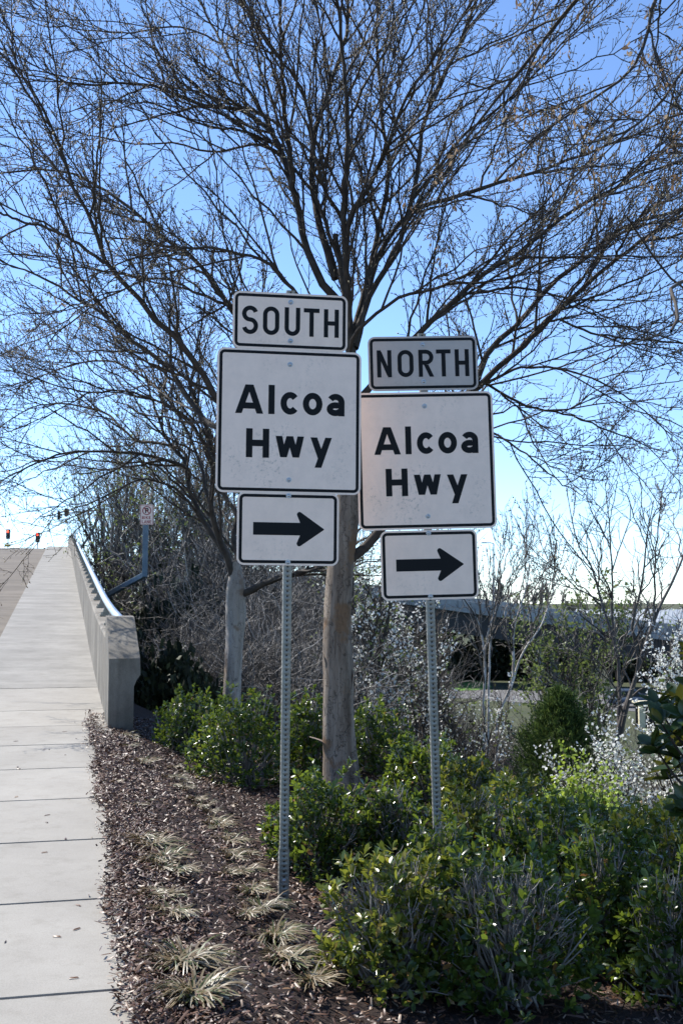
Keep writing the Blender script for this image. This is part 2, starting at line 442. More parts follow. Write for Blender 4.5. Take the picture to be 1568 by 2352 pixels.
for i in range(44):
    o = br0 if i == 0 else br0.copy()
    if i: COL.objects.link(o); o.parent = par
    o.location = P3(12.5 + 1.65 * i, N1 + .15, WT); o.rotation_euler = (0, 0, rotz)

# ------------------------------------------------------------------ lettering: strokes with thickness
IN = 0.0254
def arc(cx, cy, rx, ry, a0, a1, n=14):
    return [(cx + rx * math.cos(R(a0 + (a1 - a0) * i / n)), cy + ry * math.sin(R(a0 + (a1 - a0) * i / n))) for i in range(n + 1)]

def sarc(cx, cy, rx, ry, a0, a1, n=8):
    return arc(cx, cy, rx, ry, a0, a1, n)

def glyph(ch, w, h, t):
    """list of centre-line strokes inside a w x h box, stroke width t"""
    a = t / 2; L, Rr, B, T = a, w - a, a, h - a
    c = min((w - t) / 2, (h - t) / 2)
    if ch == 'O': return [arc(w / 2, h - a - c, c, c, 0, 180) + arc(w / 2, a + c, c, c, 180, 360) + [(w - a, h - a - c)]]
    if ch == 'S':
        m = h * .51; q = (T - m) / 2; p = (m - B) / 2; rx = (w - t) / 2
        return [arc(w / 2, T - q, rx, q, 18, 180, 12) + arc(w / 2, T - q, rx, q, 185, 262, 6)[0:] + arc(w / 2, B + p, rx, p, 82, 0, 8) + arc(w / 2, B + p, rx, p, 0, -165, 14)]
    if ch == 'U': return [[(L, h)] + arc(w / 2, a + c, c, c, 180, 360) + [(Rr, h)]]
    if ch == 'T': return [[(0, T), (w, T)], [(w / 2, T - a), (w / 2, 0)]]
    if ch == 'H': return [[(L, 0), (L, h)], [(Rr, 0), (Rr, h)], [(t, h / 2), (w - t, h / 2)]]
    if ch == 'N': return [[(L, 0), (L, h)], [(Rr, 0), (Rr, h)], [(L + .1 * t, h - .35 * t), (Rr - .1 * t, .35 * t)]]
    if ch == 'R':
        q = h * .52; rr = (T - q + 0) / 2
        return [[(L, 0), (L, h)], [(t, T), (w - a - rr, T)] + arc(w - a - rr, T - rr, rr, rr, 90, -90, 10) + [(t, q)], [(w * .5, q - a), (w - a, 0)]]
    if ch == 'A': return [[(a, 0), (w / 2 - a * .25, h)], [(w - a, 0), (w / 2 + a * .25, h)], [(w * .26, h * .27), (w * .74, h * .27)]]
    if ch == 'l': return [[(a, 0), (a, h)]]
    if ch == 'c': return [arc(w / 2, h / 2, (w - t) / 2, (h - t) / 2, 40, 320, 18)]
    if ch == 'o': return [arc(w / 2, h / 2, (w - t) / 2, (h - t) / 2, 0, 360, 24)]
    if ch == 'a':
        b = h * .62
        return [[(w - a, 0), (w - a, h * .58)] + arc(w / 2, h * .62, (w - t) / 2, h * .38 - a, 0, 150, 12),
                [(w - t, b - a)] + arc(w * .48, b * .5 , w * .48 - a, b * .5 - a, 75, 330, 14)]
    if ch == 'w': return [[(a, h), (w * .28, a * .3)], [(w * .28, a * .3), (w / 2, h)], [(w / 2, h), (w * .72, a * .3)], [(w * .72, a * .3), (w - a, h)]]
    if ch == 'y': return [[(a, h), (w * .52, 0.0)], [(w - a, h), (w * .36, -h * .40)]]
    if ch == 'B': return [[(L, 0), (L, h)], [(t, T), (w - t, T), (Rr, T - t), (Rr, h / 2 + t * .8), (w - t, h / 2), (t, h / 2)], [(w - t, h / 2), (Rr, h / 2 - t * .8), (Rr, B + t), (w - t, B), (t, B)]]
    if ch == 'I': return [[(w / 2, 0), (w / 2, h)]]
    if ch == 'K': return [[(L, 0), (L, h)], [(t, h * .42), (w - a, h)], [(w * .4, h * .55), (w - a, 0)]]
    if ch == 'E': return [[(L, 0), (L, h)], [(t, T), (w, T)], [(t, h / 2), (w * .9, h / 2)], [(t, B), (w, B)]]
    if ch == 'L': return [[(L, 0), (L, h)], [(t, B), (w, B)]]
    if ch == 'P':
        q = h * .46
        return [[(L, 0), (L, h)], [(t, T), (w - t, T), (Rr, T - t), (Rr, q + t), (w - t, q), (t, q)]]
    return []

def stroke_bm(bm, pts, t, y0, depth, X0, Z0):
    """flat bar of width t along a polyline in the x-z plane of the panel"""
    p = [Vector((x, z)) for x, z in pts]
    q = [p[0]]
    for v in p[1:]:
        if (v - q[-1]).length > 1e-4: q.append(v)
    p = q; n = len(p)
    closed = (p[0] - p[-1]).length < 1e-3 and n > 3
    if closed: p = p[:-1]; n -= 1
    lft, rgt = [], []
    for i in range(n):
        if closed: d0 = (p[i] - p[i - 1]).normalized(); d1 = (p[(i + 1) % n] - p[i]).normalized()
        else:
            d0 = (p[i] - p[i - 1]).normalized() if i else (p[1] - p[0]).normalized()
            d1 = (p[i + 1] - p[i]).normalized() if i < n - 1 else d0
        m = d0 + d1
        m = m.normalized() if m.length > 1e-6 else d0
        k = 1 / max(.5, m.dot(d0)); nn = Vector((-m.y, m.x)) * (t / 2 * k)
        lft.append(p[i] + nn); rgt.append(p[i] - nn)
    if n == 2 and not closed:
        d = p[1] - p[0]
        if abs(d.x) > .004 and abs(d.y) > .012:      # slanted bar: cut its ends level
            k = t / 2 * d.length / abs(d.y)
            lft = [q - Vector((k, 0)) for q in p]; rgt = [q + Vector((k, 0)) for q in p]
    def mk(v, y): return bm.verts.new((X0 + v.x, y, Z0 + v.y))
    lf = [mk(v, y0) for v in lft]; rf = [mk(v, y0) for v in rgt]
    lb = [mk(v, y0 + depth) for v in lft]; rb = [mk(v, y0 + depth) for v in rgt]
    rngi = range(n if closed else n - 1)
    for i in rngi:
        j = (i + 1) % n
        bm.faces.new((lf[i], lf[j], rf[j], rf[i]))
        bm.faces.new((lf[j], lf[i], lb[i], lb[j])); bm.faces.new((rf[i], rf[j], rb[j], rb[i]))
    if not closed:
        bm.faces.new((lf[0], rf[0], rb[0], lb[0])); bm.faces.new((rf[-1], lf[-1], lb[-1], rb[-1]))

def letter(ch, x, z, w, h, t, yf, parent, mat, name='letter'):
    """letter with its lower-left corner at (x, z) inches from the panel centre"""
    bm = bmesh.new()
    for k, st in enumerate(glyph(ch, w, h, t)):
        stroke_bm(bm, [(a * IN, b * IN) for a, b in st], t * IN, yf - .0008 - .00012 * k, .0007, x * IN, z * IN)
    return bm_obj(name, bm, mat, parent)

def rrect(w, h, r, n=6):
    pts = []
    for cx, cz, a in ((w / 2 - r, h / 2 - r, 0), (-w / 2 + r, h / 2 - r, 90), (-w / 2 + r, -h / 2 + r, 180), (w / 2 - r, -h / 2 + r, 270)):
        pts += arc(cx, cz, r, r, a, a + 90, n)
    return pts

def plate(name, w, h, r, mat, parent, loc, th=.003):
    bm = bmesh.new()
    pts = rrect(w, h, r)
    f = [bm.verts.new((x, -th / 2, z)) for x, z in pts]; b = [bm.verts.new((x, th / 2, z)) for x, z in pts]
    bm.faces.new(f); bm.faces.new(b[::-1])
    for i in range(len(f)): j = (i + 1) % len(f); bm.faces.new((f[i], b[i], b[j], f[j]))
    o = bm_obj(name, bm, mat, parent); o.location = loc
    return o

def border(w, h, r, inset, t, yf, parent, mat):
    bm = bmesh.new()
    A = rrect(w - 2 * inset, h - 2 * inset, r - inset); Bp = rrect(w - 2 * inset - 2 * t, h - 2 * inset - 2 * t, max(r - inset - t, .004))
    a = [bm.verts.new((x, yf - .0006, z)) for x, z in A]; b = [bm.verts.new((x, yf - .0006, z)) for x, z in Bp]
    n = len(a)
    for i in range(n): j = (i + 1) % n; bm.faces.new((a[i], a[j], b[j], b[i]))
    r2 = bmesh.ops.extrude_face_region(bm, geom=bm.faces[:])
    bmesh.ops.translate(bm, vec=(0, .0005, 0), verts=[v for v in r2['geom'] if isinstance(v, bmesh.types.BMVert)])
    return bm_obj('border', bm, mat, parent)

def bolt(parent, x, z, yf):
    bm = bmesh.new()
    cyl_bm(bm, (x, yf - .0030, z), (x, yf, z), .0135, .0135, 18)
    bmesh.ops.create_uvsphere(bm, u_segments=14, v_segments=8, radius=.0095, matrix=Matrix.Translation((x, yf - .0035, z)) @ Matrix.Diagonal((1, .75, 1, 1)))
    cyl_bm(bm, (x, yf - .0122, z), (x, yf - .009, z), .0032, .0032, 6)
    return bm_obj('bolt', bm, M['bolt'], parent)

# ------------------------------------------------------------------ perforated square post
def perf_tube(name, wd_, z0, z1, mat, parent, hole=.0046):
    """square tube with round holes every inch on all four sides"""
    V, F = [], []
    a = wd_ / 2; n = int(round((z1 - z0) / IN)); step = (z1 - z0) / n; c = .005
    H = 8
    for side in range(4):
        rot = Matrix.Rotation(side * math.pi / 2, 3, 'Z')
        for k in range(n):
            zc = z0 + (k + .5) * step; i0 = len(V)
            out = [(-a + c, -step / 2), (0, -step / 2), (a - c, -step / 2), (a - c, 0), (a - c, step / 2), (0, step / 2), (-a + c, step / 2), (-a + c, 0)]
            inn = [(hole * math.cos(R(225 + 45 * q)), hole * math.sin(R(225 + 45 * q))) for q in range(8)]
            for (x, z) in out: V.append(rot @ Vector((x, -a, zc + z)))
            for (x, z) in inn: V.append(rot @ Vector((x, -a, zc + z)))
            for (x, z) in inn: V.append(rot @ Vector((x, -a + .003, zc + z)))
            for q in range(8):
                q2 = (q + 1) % 8
                F.append((i0 + q, i0 + q2, i0 + 8 + q2, i0 + 8 + q)); F.append((i0 + 8 + q, i0 + 8 + q2, i0 + 16 + q2, i0 + 16 + q))
        i0 = len(V)
        for z in (z0, z1):
            for (x, y) in ((a - c, -a), (a - c * .3, -a + c * .3), (a, -a + c)): V.append(rot @ Vector((x, y, z)))
        F.append((i0, i0 + 1, i0 + 4, i0 + 3)); F.append((i0 + 1, i0 + 2, i0 + 5, i0 + 4))
    V = np.array([tuple(v) for v in V]); o = mesh_np(name, V, np.array(F), mat, parent)
    return o

def tube_shade_core(wd_, z0, z1, parent):
    return box('tube_shade_core', (0, 0, (z0 + z1) / 2), (wd_ - .0075, wd_ - .0075, z1 - z0 - .01), M['hole'], parent)  # solid dark core added in place of shade behind the holes

def road_sign(name, label, base, zs, yaw, lean, north):
    e = empty(name, base, (0, lean, yaw)); tag(e, label, 'road sign', 'highway direction signs')
    zt = zs[0] + .17
    pw = .0445
    perf_tube('post', pw, .10, zt, M['galv'], e); tube_shade_core(pw, .10, zt, e)
    sl = perf_tube('base_sleeve', .0525, -.25, .20 if not north else .12, M['galv'], e, hole=.0055)
    b = bolt(e, 0, .045, -.027)
    yf = -pw / 2 - .003
    def panel(kind, w, h, zc, mat, dy=0.0, dx=0.0):
        p = plate(kind, w * IN, h * IN, 1.5 * IN, mat, e, (dx, yf - dy, zc))
        border(w * IN, h * IN, 1.5 * IN, .42 * IN, .62 * IN, -.0015, p, M['black'])
        return p
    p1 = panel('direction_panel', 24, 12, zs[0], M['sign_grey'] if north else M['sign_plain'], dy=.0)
    if not north: row = (('S', 1.9, 3.35), ('O', 6.25, 3.4), ('U', 10.75, 3.25), ('T', 14.75, 3.3), ('H', 19.0, 3.15))
    else: row = (('N', 1.9, 3.2), ('O', 6.4, 3.5), ('R', 11.0, 3.3), ('T', 14.9, 3.2), ('H', 19.0, 3.1))
    for ch, x, w in row: letter(ch, x - 12, -3.0, w, 6.0, .9, -.0015, p1, M['black'])
    bolt(p1, 0, 4.1 * IN, -.0018); bolt(p1, 0, -4.1 * IN, -.0018)
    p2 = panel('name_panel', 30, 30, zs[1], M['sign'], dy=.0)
    for ch, x, w, h in (('A', 3.8, 5.7, 6), ('l', 10.6, 1.28, 6.1), ('c', 13.1, 4.0, 4.75), ('o', 17.75, 4.1, 4.75), ('a', 22.75, 3.75, 4.7)):
        letter(ch, x - 15, 15 - 13.6, w, h, 1.28, -.0015, p2, M['black'])
    for ch, x, w, h in (('H', 6.1, 4.75, 6), ('w', 12.2, 5.85, 4.6), ('y', 19.45, 4.4, 4.5)):
        letter(ch, x - 15, 15 - 22.7, w, h, 1.32, -.0015, p2, M['black'])
    bolt(p2, 0, 11.9 * IN, -.0018); bolt(p2, 0, -12.2 * IN, -.0018)
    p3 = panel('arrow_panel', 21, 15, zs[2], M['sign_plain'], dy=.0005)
    bm = bmesh.new()
    pts = [(-7.2, 1.3), (2.45, 1.3), (1.75, 2.95)] + arc(2.3, 3.05, .5, .5, 160, 62, 6) + [(7.4, 0.08), (7.4, -.08)] + arc(2.3, -3.05, .5, .5, -62, -160, 6) + [(1.75, -2.95), (2.45, -1.3), (-7.2, -1.3)]
    f = [bm.verts.new((x * IN, -.0022, z * IN)) for x, z in pts]
    fc = bm.faces.new(f); r2 = bmesh.ops.extrude_face_region(bm, geom=[fc]); bmesh.ops.translate(bm, vec=(0, .0006, 0), verts=[v for v in r2['geom'] if isinstance(v, bmesh.types.BMVert)])
    bm_obj('arrow', bm, M['black'], p3)
    bolt(p3, 0, 6.85 * IN, -.0021); bolt(p3, 0, -6.85 * IN, -.0021)
    return e

LB = W(651, 2040, 5.95)
road_sign('road_sign', 'SOUTH Alcoa Hwy sign with right arrow on perforated post by the mulch', tuple(LB),
          [W(0, v, 5.93)[2] - LB[2] for v in (739, 968, 1215)], R(9.0), .008, False)
RB = W(1010, 2110, 6.27)
road_sign('road_sign', 'NORTH Alcoa Hwy sign with right arrow and grey top panel among bushes', tuple(RB),
          [W(0, v, 6.24)[2] - RB[2] for v in (834, 1057, 1297)], R(3.0), -.026, True)

# ------------------------------------------------------------------ bark and foliage materials
def m_bark(name, lo, hi, scale=12, stretch=(1, 1, .11), d=.010, patch=None):
    m, n, l, b = mat_new(name, .85, 0, .25)
    t = noise(n, l, scale, 8, .68, stretch=stretch); r = ramp(n, [(.32, lo), (.66, hi)]); l.new(t.outputs[0], r.inputs[0])
    c = r.outputs[0]
    v = n.new('ShaderNodeTexVoronoi'); v.feature = 'DISTANCE_TO_EDGE'; v.inputs['Scale'].default_value = scale * 1.6
    tc = n.new('ShaderNodeTexCoord'); mp = n.new('ShaderNodeMapping'); mp.inputs['Scale'].default_value = stretch
    wv = noise(n, l, scale * .8, 4, .6)
    ad = n.new('ShaderNodeVectorMath'); ad.operation = 'MULTIPLY_ADD'; ad.inputs[1].default_value = (.18, .18, .18)
    l.new(wv.outputs[1], ad.inputs[0]); l.new(tc.outputs['Object'], ad.inputs[2])
    l.new(ad.outputs[0], mp.inputs[0]); l.new(mp.outputs[0], v.inputs['Vector'])
    cr = ramp(n, [(0.0, (.2, .2, .2)), (.03, (1, 1, 1))]); l.new(v.outputs['Distance'], cr.inputs[0])
    c = mix(n, l, c, cr.outputs[0], .8, 'MULTIPLY')
    if patch:
        p = noise(n, l, 2.6, 5, .65); pr = ramp(n, [(.56, (0, 0, 0)), (.62, (1, 1, 1))]); l.new(p.outputs[0], pr.inputs[0])
        c = mix(n, l, c, patch, pr.outputs[0])
    l.new(c, b.inputs['Base Color'])
    mm = n.new('ShaderNodeMath'); mm.operation = 'MULTIPLY'; l.new(cr.outputs[0], mm.inputs[0]); l.new(t.outputs[0], mm.inputs[1])
    bump(n, l, b, mm.outputs[0], .8, d)
    return m
M['bark'] = m_bark('flaking_grey_brown_bark', (.10, .073, .052), (.30, .245, .19), patch=(.19, .12, .07), d=.02)
M['pale_bark'] = m_bark('pale_smooth_bark', (.22, .19, .155), (.42, .375, .32), patch=(.24, .18, .13), d=.008)
M['limb'] = m_noise('dark_limb_bark', [(.3, (.025, .019, .014)), (.7, (.075, .06, .045))], 12, .85, bumps=(40, .5, .006))
M['twig'] = m_island('brown_twigs', [(0, (.03, .022, .018)), (.6, (.06, .046, .036)), (1, (.13, .105, .08))], .7, .3)
M['bud'] = m_island('pale_brown_buds', [(0, (.14, .10, .06)), (.6, (.30, .25, .15)), (1, (.5, .46, .32))], .6, .3, trans=.3)
M['seed'] = m_island('dry_tan_seed_clusters', [(0, (.16, .10, .06)), (.6, (.30, .20, .12)), (1, (.5, .38, .25))], .7, .2, trans=.35)
M['flake'] = m_island('curled_bark_flakes', [(0, (.26, .20, .15)), (1, (.45, .38, .31))], .8, .2, trans=.15)

# ------------------------------------------------------------------ the two street trees
def limb_path(pts, Y0, Y1, w0, w1, K=26, bow=0.0):
    """traced limb: picture points, depth from Y0 to Y1, picture widths"""
    n = len(pts)
    out = []
    for i, (u, v) in enumerate(pts):
        t = i / (n - 1); out.append(W(u, v, Y0 + (Y1 - Y0) * t + bow * math.sin(math.pi * t)))
    p = catmull(out, K)
    t = np.linspace(0, 1, K); wv = w0 + (w1 - w0) * t ** .8
    p[1:] += rng.normal(size=(K - 1, 3)) * .006
    return p, .74 * wv / 2 / FPX * (Y0 + (Y1 - Y0) * t)

def limbs_to_meshes(limbs, root, mat, S=8):
    for p, r in limbs:
        V, F = tubes(p[None], r[None], S, wob=.04); mesh_np('limb', V, F, mat, root, smooth=True)

def resample(limbs, K):
    P = []; Rr = []
    for p, r in limbs:
        q = np.linspace(0, len(p) - 1, K); i = np.clip(q.astype(int), 0, len(p) - 2); x = (q - i)[:, None]
        P.append(p[i] * (1 - x) + p[i + 1] * x); Rr.append(r[i] * (1 - x[:, 0]) + r[i + 1] * x[:, 0])
    return np.array(P), np.array(Rr)

def crown(limbs, root, dens, l2, l3, l4, tmin=.12, budsize=(.012, .022), twigmat='twig', budmat='bud', r2=.011, seeds=0, keep3=1.0, up=.2):
    """secondary branches, twigs and buds on traced limbs; dens = branches per metre"""
    P, Rr = resample(limbs, 40)
    Ls = np.linalg.norm(np.diff(P, axis=1), axis=2).sum(1)
    C2, R2 = [], []
    for i in range(len(P)):
        c = max(3, int(Ls[i] * dens))
        a, b = grow(P[i:i + 1], Rr[i:i + 1], c, l2[0], l2[1], R(22), R(50), K=11, r0=r2, r1=.0035, tmin=tmin, up=up, taper=.4, curve=.26, jit=.007)
        C2.append(a); R2.append(b)
    C2 = np.concatenate(C2); R2 = np.concatenate(R2)
    V, F = tubes(C2, R2, 5); o = mesh_np('branches', V, F, M['limb'], root, smooth=True); o['kind'] = 'stuff'
    C3, R3 = grow(C2, R2, 12, l3[0], l3[1], R(28), R(60), K=6, r0=.0046, r1=.0024, tmin=.1, up=up, taper=.45, curve=.22, jit=.014)
    if keep3 < 1:
        k = rng.random(len(C3)) < keep3; C3, R3 = C3[k], R3[k]
    V3, F3 = tubes(C3, R3, 3)
    C4, R4 = grow(C3, R3, 5, l4[0], l4[1], R(30), R(70), K=2, r0=.0026, r1=.0019, tmin=.15, up=up, taper=.4, curve=.3, jit=.04)
    V4, F4 = tubes(C4, R4, 3)
    o = mesh_np('twigs', np.concatenate([V3, V4]), np.concatenate([F3, F4 + len(V3)]), M[twigmat], root); o['kind'] = 'stuff'
    tips = np.concatenate([C4[:, -1], C3[:, -1], C3[:, 3]]); dr = np.concatenate([C4[:, -1] - C4[:, -2], C3[:, -1] - C3[:, -2], rng.normal(size=(len(C3), 3))])
    x, y, z = frames(dr + rng.normal(size=dr.shape) * .015)
    L = rng.uniform(*budsize, len(tips)) * 1.15; sc = np.stack([L * .5, L, L * .5], 1)
    V, F = stamp(BUD_V, BUD_F, tips, x, y, z, sc); o = mesh_np('buds', V, F, M[budmat], root); o['kind'] = 'stuff'
    if seeds:
        k = rng.choice(len(C3), seeds, replace=False); c = C3[k, -1]
        m = 7; pos = np.repeat(c, m, 0) + rng.normal(size=(seeds * m, 3)) * .02
        d = rng.normal(size=(seeds * m, 3)) * .5 + np.array((0, 0, -1.0)); x, y, z = frames(d)
        V, F = stamp(LEAF_V, LEAF_F, pos, x, y, z, rng.uniform(.022, .04, seeds * m)); o = mesh_np('seed_clusters', V, F, M['seed'], root); o['kind'] = 'stuff'
    print('crown', len(C2), len(C3), len(C4))

def trunk(pts, widths, Y, root, name='trunk', K=60, S=28, amp=.05, mat='bark'):
    p = catmull([W(u, v, yy) for (u, v), yy in zip(pts, Y)], K)
    q = np.linspace(0, len(pts) - 1, K)
    r = np.interp(q, np.arange(len(pts)), np.array(widths) / 2 / FPX * np.array(Y))
    P = p[None]; V, F = tubes(P, r[None], S)
    Vr = V.reshape(K, S, 3); th = np.arange(S) / S * 2 * math.pi; zz = np.arange(K)[:, None]
    bulge = 1 + amp * (np.sin(3 * th + zz * .11) * .5 + np.sin(5 * th - zz * .19 + 1) * .35) + rng.normal(size=(K, S)) * amp * .3
    V = (p[:, None, :] + (Vr - p[:, None, :]) * bulge[..., None]).reshape(-1, 3)
    o = mesh_np(name, V, F, M[mat], root, smooth=True)
    return p, r

TY = 9.0
tb = W(784, 1850, TY); t1 = empty('street_tree', (0, 0, 0))
tag(t1, 'bare budding tree with thick flaking trunk directly behind the two signs', 'tree')
tp, tr_ = trunk([(788, 1850), (784, 1780), (778, 1680), (777, 1560), (775, 1420), (783, 1290), (795, 1200), (800, 1080), (803, 950), (805, 880)],
                [92, 78, 70, 68, 62, 60, 56, 50, 45, 41], [TY] * 10, t1)
Lm = []
def LA(pts, y0, y1, w0, w1, bow=0.0): Lm.append(limb_path(pts, TY + y0, TY + y1, w0, w1, bow=bow))
LA([(803, 960), (805, 860), (803, 780), (797, 700), (783, 620), (770, 540)], 0, 0, 44, 18)
LA([(790, 1250), (640, 1085), (498, 916), (457, 846), (421, 795), (366, 744), (308, 671), (256, 620), (226, 554), (200, 482), (174, 436), (144, 349), (118, 292), (97, 241), (72, 195), (0, 123), (-80, 60)], 0, -1.2, 34, 4)
LA([(600, 1040), (498, 982), (472, 967), (432, 916), (395, 857), (351, 813), (293, 777), (238, 722), (183, 689), (100, 640), (0, 600)], -.3, .9, 22, 5)
LA([(240, 605), (154, 543), (51, 507), (0, 492), (-60, 470)], -.75, -1.6, 12, 6)
LA([(790, 1060), (600, 800), (518, 692), (492, 646), (436, 590), (359, 533), (297, 477), (246, 441), (154, 395), (0, 395)], 0, .9, 24, 5)
LA([(760, 760), (666, 661), (615, 605), (513, 574), (410, 569), (308, 595), (200, 640)], 0, -1.0, 16, 4)
LA([(800, 720), (728, 636), (692, 513), (666, 410), (641, 333), (564, 256), (487, 246), (333, 195), (179, 195), (60, 170)], 0, .8, 28, 4)
LA([(666, 410), (656, 380), (615, 282), (543, 169), (513, 103), (477, 41), (430, -60)], .35, 1.4, 17, 5)
LA([(690, 513), (666, 359), (651, 231), (646, 103), (641, -60)], .2, -.6, 22, 8)
LA([(770, 640), (733, 513), (718, 436), (723, 308), (754, 205), (789, 103), (800, -60)], .1, .9, 26, 9)
LA([(513, 103), (420, 62), (287, 77), (195, 67), (92, 56), (0, 20)], 1.1, 1.6, 7, 3)
LA([(641, 333), (560, 300), (470, 290), (380, 250), (250, 230), (140, 260)], .5, -.6, 10, 3)
LA([(802, 743), (790, 513), (795, 256), (774, 0), (770, -80)], 0, -.9, 24, 9)
LA([(795, 620), (808, 492), (866, 390), (892, 328), (933, 220), (990, 138), (1070, 25), (1110, -50)], -.1, -1.4, 17, 6)
LA([(800, 800), (825, 718), (866, 538), (892, 410), (877, 256), (867, 100), (869, -60)], 0, .8, 22, 7)
LA([(812, 790), (856, 666), (918, 553), (943, 461), (990, 230), (1051, 113), (1092, 0), (1110, -60)], 0, .3, 22, 7)
LA([(815, 800), (830, 748), (882, 564), (938, 492), (1051, 451), (1200, 405), (1328, 359), (1480, 300), (1600, 240)], 0, 1.2, 22, 5)
LA([(805, 830), (815, 769), (918, 687), (1020, 656), (1150, 640), (1300, 590), (1450, 600)], 0, -1.0, 14, 4)
LA([(800, 950), (880, 850), (959, 769), (1051, 682), (1133, 615), (1200, 574), (1302, 492), (1405, 436), (1482, 395), (1568, 374), (1640, 340)], 0, -.8, 26, 6)
LA([(795, 1290), (855, 1243), (930, 1120), (1020, 980), (1090, 890), (1123, 800), (1189, 743), (1251, 666), (1328, 605), (1430, 523), (1568, 477), (1650, 440)], 0, .7, 32, 7)
LA([(1075, 905), (1189, 804), (1277, 718), (1379, 625), (1456, 564), (1568, 492), (1650, 430)], .3, -1.0, 22, 9)
LA([(1200, 790), (1256, 738), (1379, 769), (1568, 789), (1650, 800)], .1, -.6, 10, 4)
LA([(1050, 930), (1095, 880), (1200, 930), (1330, 960), (1450, 1010), (1530, 1040)], .3, .9, 12, 3)
LA([(1010, 1000), (1120, 990), (1200, 1040), (1290, 1110), (1340, 1140)], .2, -.5, 10, 3)
LA([(1090, 890), (1180, 850), (1300, 850), (1420, 900), (1540, 1000)], .3, -.2, 11, 3)
LA([(870, 250), (930, 130), (960, 60), (985, -50)], .4, .9, 9, 5)
LA([(780, 600), (700, 420), (590, 330), (500, 350), (400, 330), (300, 330), (170, 300)], .1, 1.3, 14, 3)
LA([(943, 461), (1080, 300), (1180, 220), (1290, 100), (1400, -20)], .2, -.4, 12, 4)
LA([(1051, 682), (1180, 660), (1330, 690), (1460, 680), (1580, 640)], -.3, .5, 10, 3)
LA([(640, 900), (560, 720), (470, 680), (360, 640), (250, 680), (130, 760), (30, 800)], -.1, 1.2, 14, 3)
LA([(795, 520), (740, 420), (690, 200), (600, 80), (560, -40)], 0, -1.3, 15, 5)
limbs_to_meshes(Lm, t1, M['limb'])
crown(Lm, t1, 5.0, (.8, 1.9), (.16, .5), (.04, .13), seeds=40, r2=.012, budsize=(.014, .026))

TY2 = 13.0
t2 = empty('street_tree', (0, 0, 0)); tag(t2, 'slimmer bare tree with pale smooth trunk rising behind the left hedge', 'tree')
trunk([(528, 1720), (531, 1640), (533, 1590), (537, 1500), (541, 1420), (541, 1375), (542, 1340), (541, 1290)], [54, 45, 41, 39, 40, 47, 44, 20], [TY2] * 8, t2, mat='pale_bark')
Lm = []
def LB2(pts, y0, y1, w0, w1): Lm.append(limb_path(pts, TY2 + y0, TY2 + y1, w0, w1))
LB2([(543, 1375), (519, 1273), (499, 1223), (487, 1179), (490, 1055), (476, 989), (454, 941), (430, 860), (400, 760)], 0, -.5, 26, 6)
LB2([(525, 1285), (475, 1208), (452, 1164), (431, 1109), (424, 1060), (395, 1026), (366, 967), (351, 923), (330, 850)], 0, .6, 20, 5)
LB2([(546, 1375), (549, 1300), (537, 1237), (543, 1179), (513, 1135), (490, 1060), (510, 950)], 0, .9, 24, 7)
LB2([(548, 1370), (607, 1340), (651, 1325), (695, 1314), (739, 1300), (800, 1220), (850, 1100)], 0, -.9, 24, 8)
LB2([(432, 1105), (432, 1077), (388, 1059), (329, 1044), (263, 1038), (146, 1042), (66, 1073), (0, 1106), (-60, 1140)], .3, -1.5, 14, 3)
LB2([(428, 1090), (424, 1040), (366, 1018), (311, 1011), (271, 971), (252, 952), (205, 938), (110, 927), (37, 956), (0, 982)], .3, 1.6, 12, 3)
LB2([(487, 1179), (440, 1010), (350, 880), (250, 830), (130, 850), (20, 900)], -.1, 1.8, 12, 3)
LB2([(470, 1200), (400, 1120), (330, 1100), (260, 1130), (180, 1165), (90, 1190)], .2, -1.0, 9, 3)
LB2([(490, 1060), (430, 960), (300, 900), (180, 900), (60, 860), (-30, 840)], -.3, -2.0, 11, 3)
limbs_to_meshes(Lm, t2, M['limb'])
crown(Lm, t2, 4.0, (1.0, 2.1), (.25, .65), (.06, .16), r2=.016, budsize=(.016, .03))

# peeling bark strips on the thick trunk
def flakes():
    for (u, v, L, wpx, side, curl) in ((745, 1640, .16, 8, -1, .2), (745, 1710, .13, 10, -1, 1.7), (745, 1520, .10, 8, -1, .3),
                                       (811, 1470, .08, 9, 1, 2.0), (811, 1388, .07, 7, 1, 1.9), (811, 1560, .14, 6, 1, .2)):
        p = W(u, v, TY - .03); bm = bmesh.new(); n = 7; w = wpx / FPX * TY * 1.3
        rows = []
        for i in range(n):
            t = i / (n - 1); out = (curl * t * t) * L * .55; z = (1 - t) * -L * .0 + L * (t - .5 if curl < 1 else t * .45)
            c = Vector(p) + Vector((side * (out - .004), 0, z))
            ww = w * (.5 + .5 * math.sin(math.pi * min(1, t * .8 + .2)))
            rows.append([bm.verts.new(c + Vector((side * abs(k) * -.006, k * ww, 0))) for k in (-1, 0, 1)])
        for i in range(n - 1):
            for k in range(2): bm.faces.new((rows[i][k], rows[i][k + 1], rows[i + 1][k + 1], rows[i + 1][k]))
        r2 = bmesh.ops.extrude_face_region(bm, geom=bm.faces[:]); bmesh.ops.translate(bm, vec=(side * .003, -.001, .001), verts=[q for q in r2['geom'] if isinstance(q, bmesh.types.BMVert)])
        bm_obj('bark_flake', bm, M['flake'], t1)
flakes()

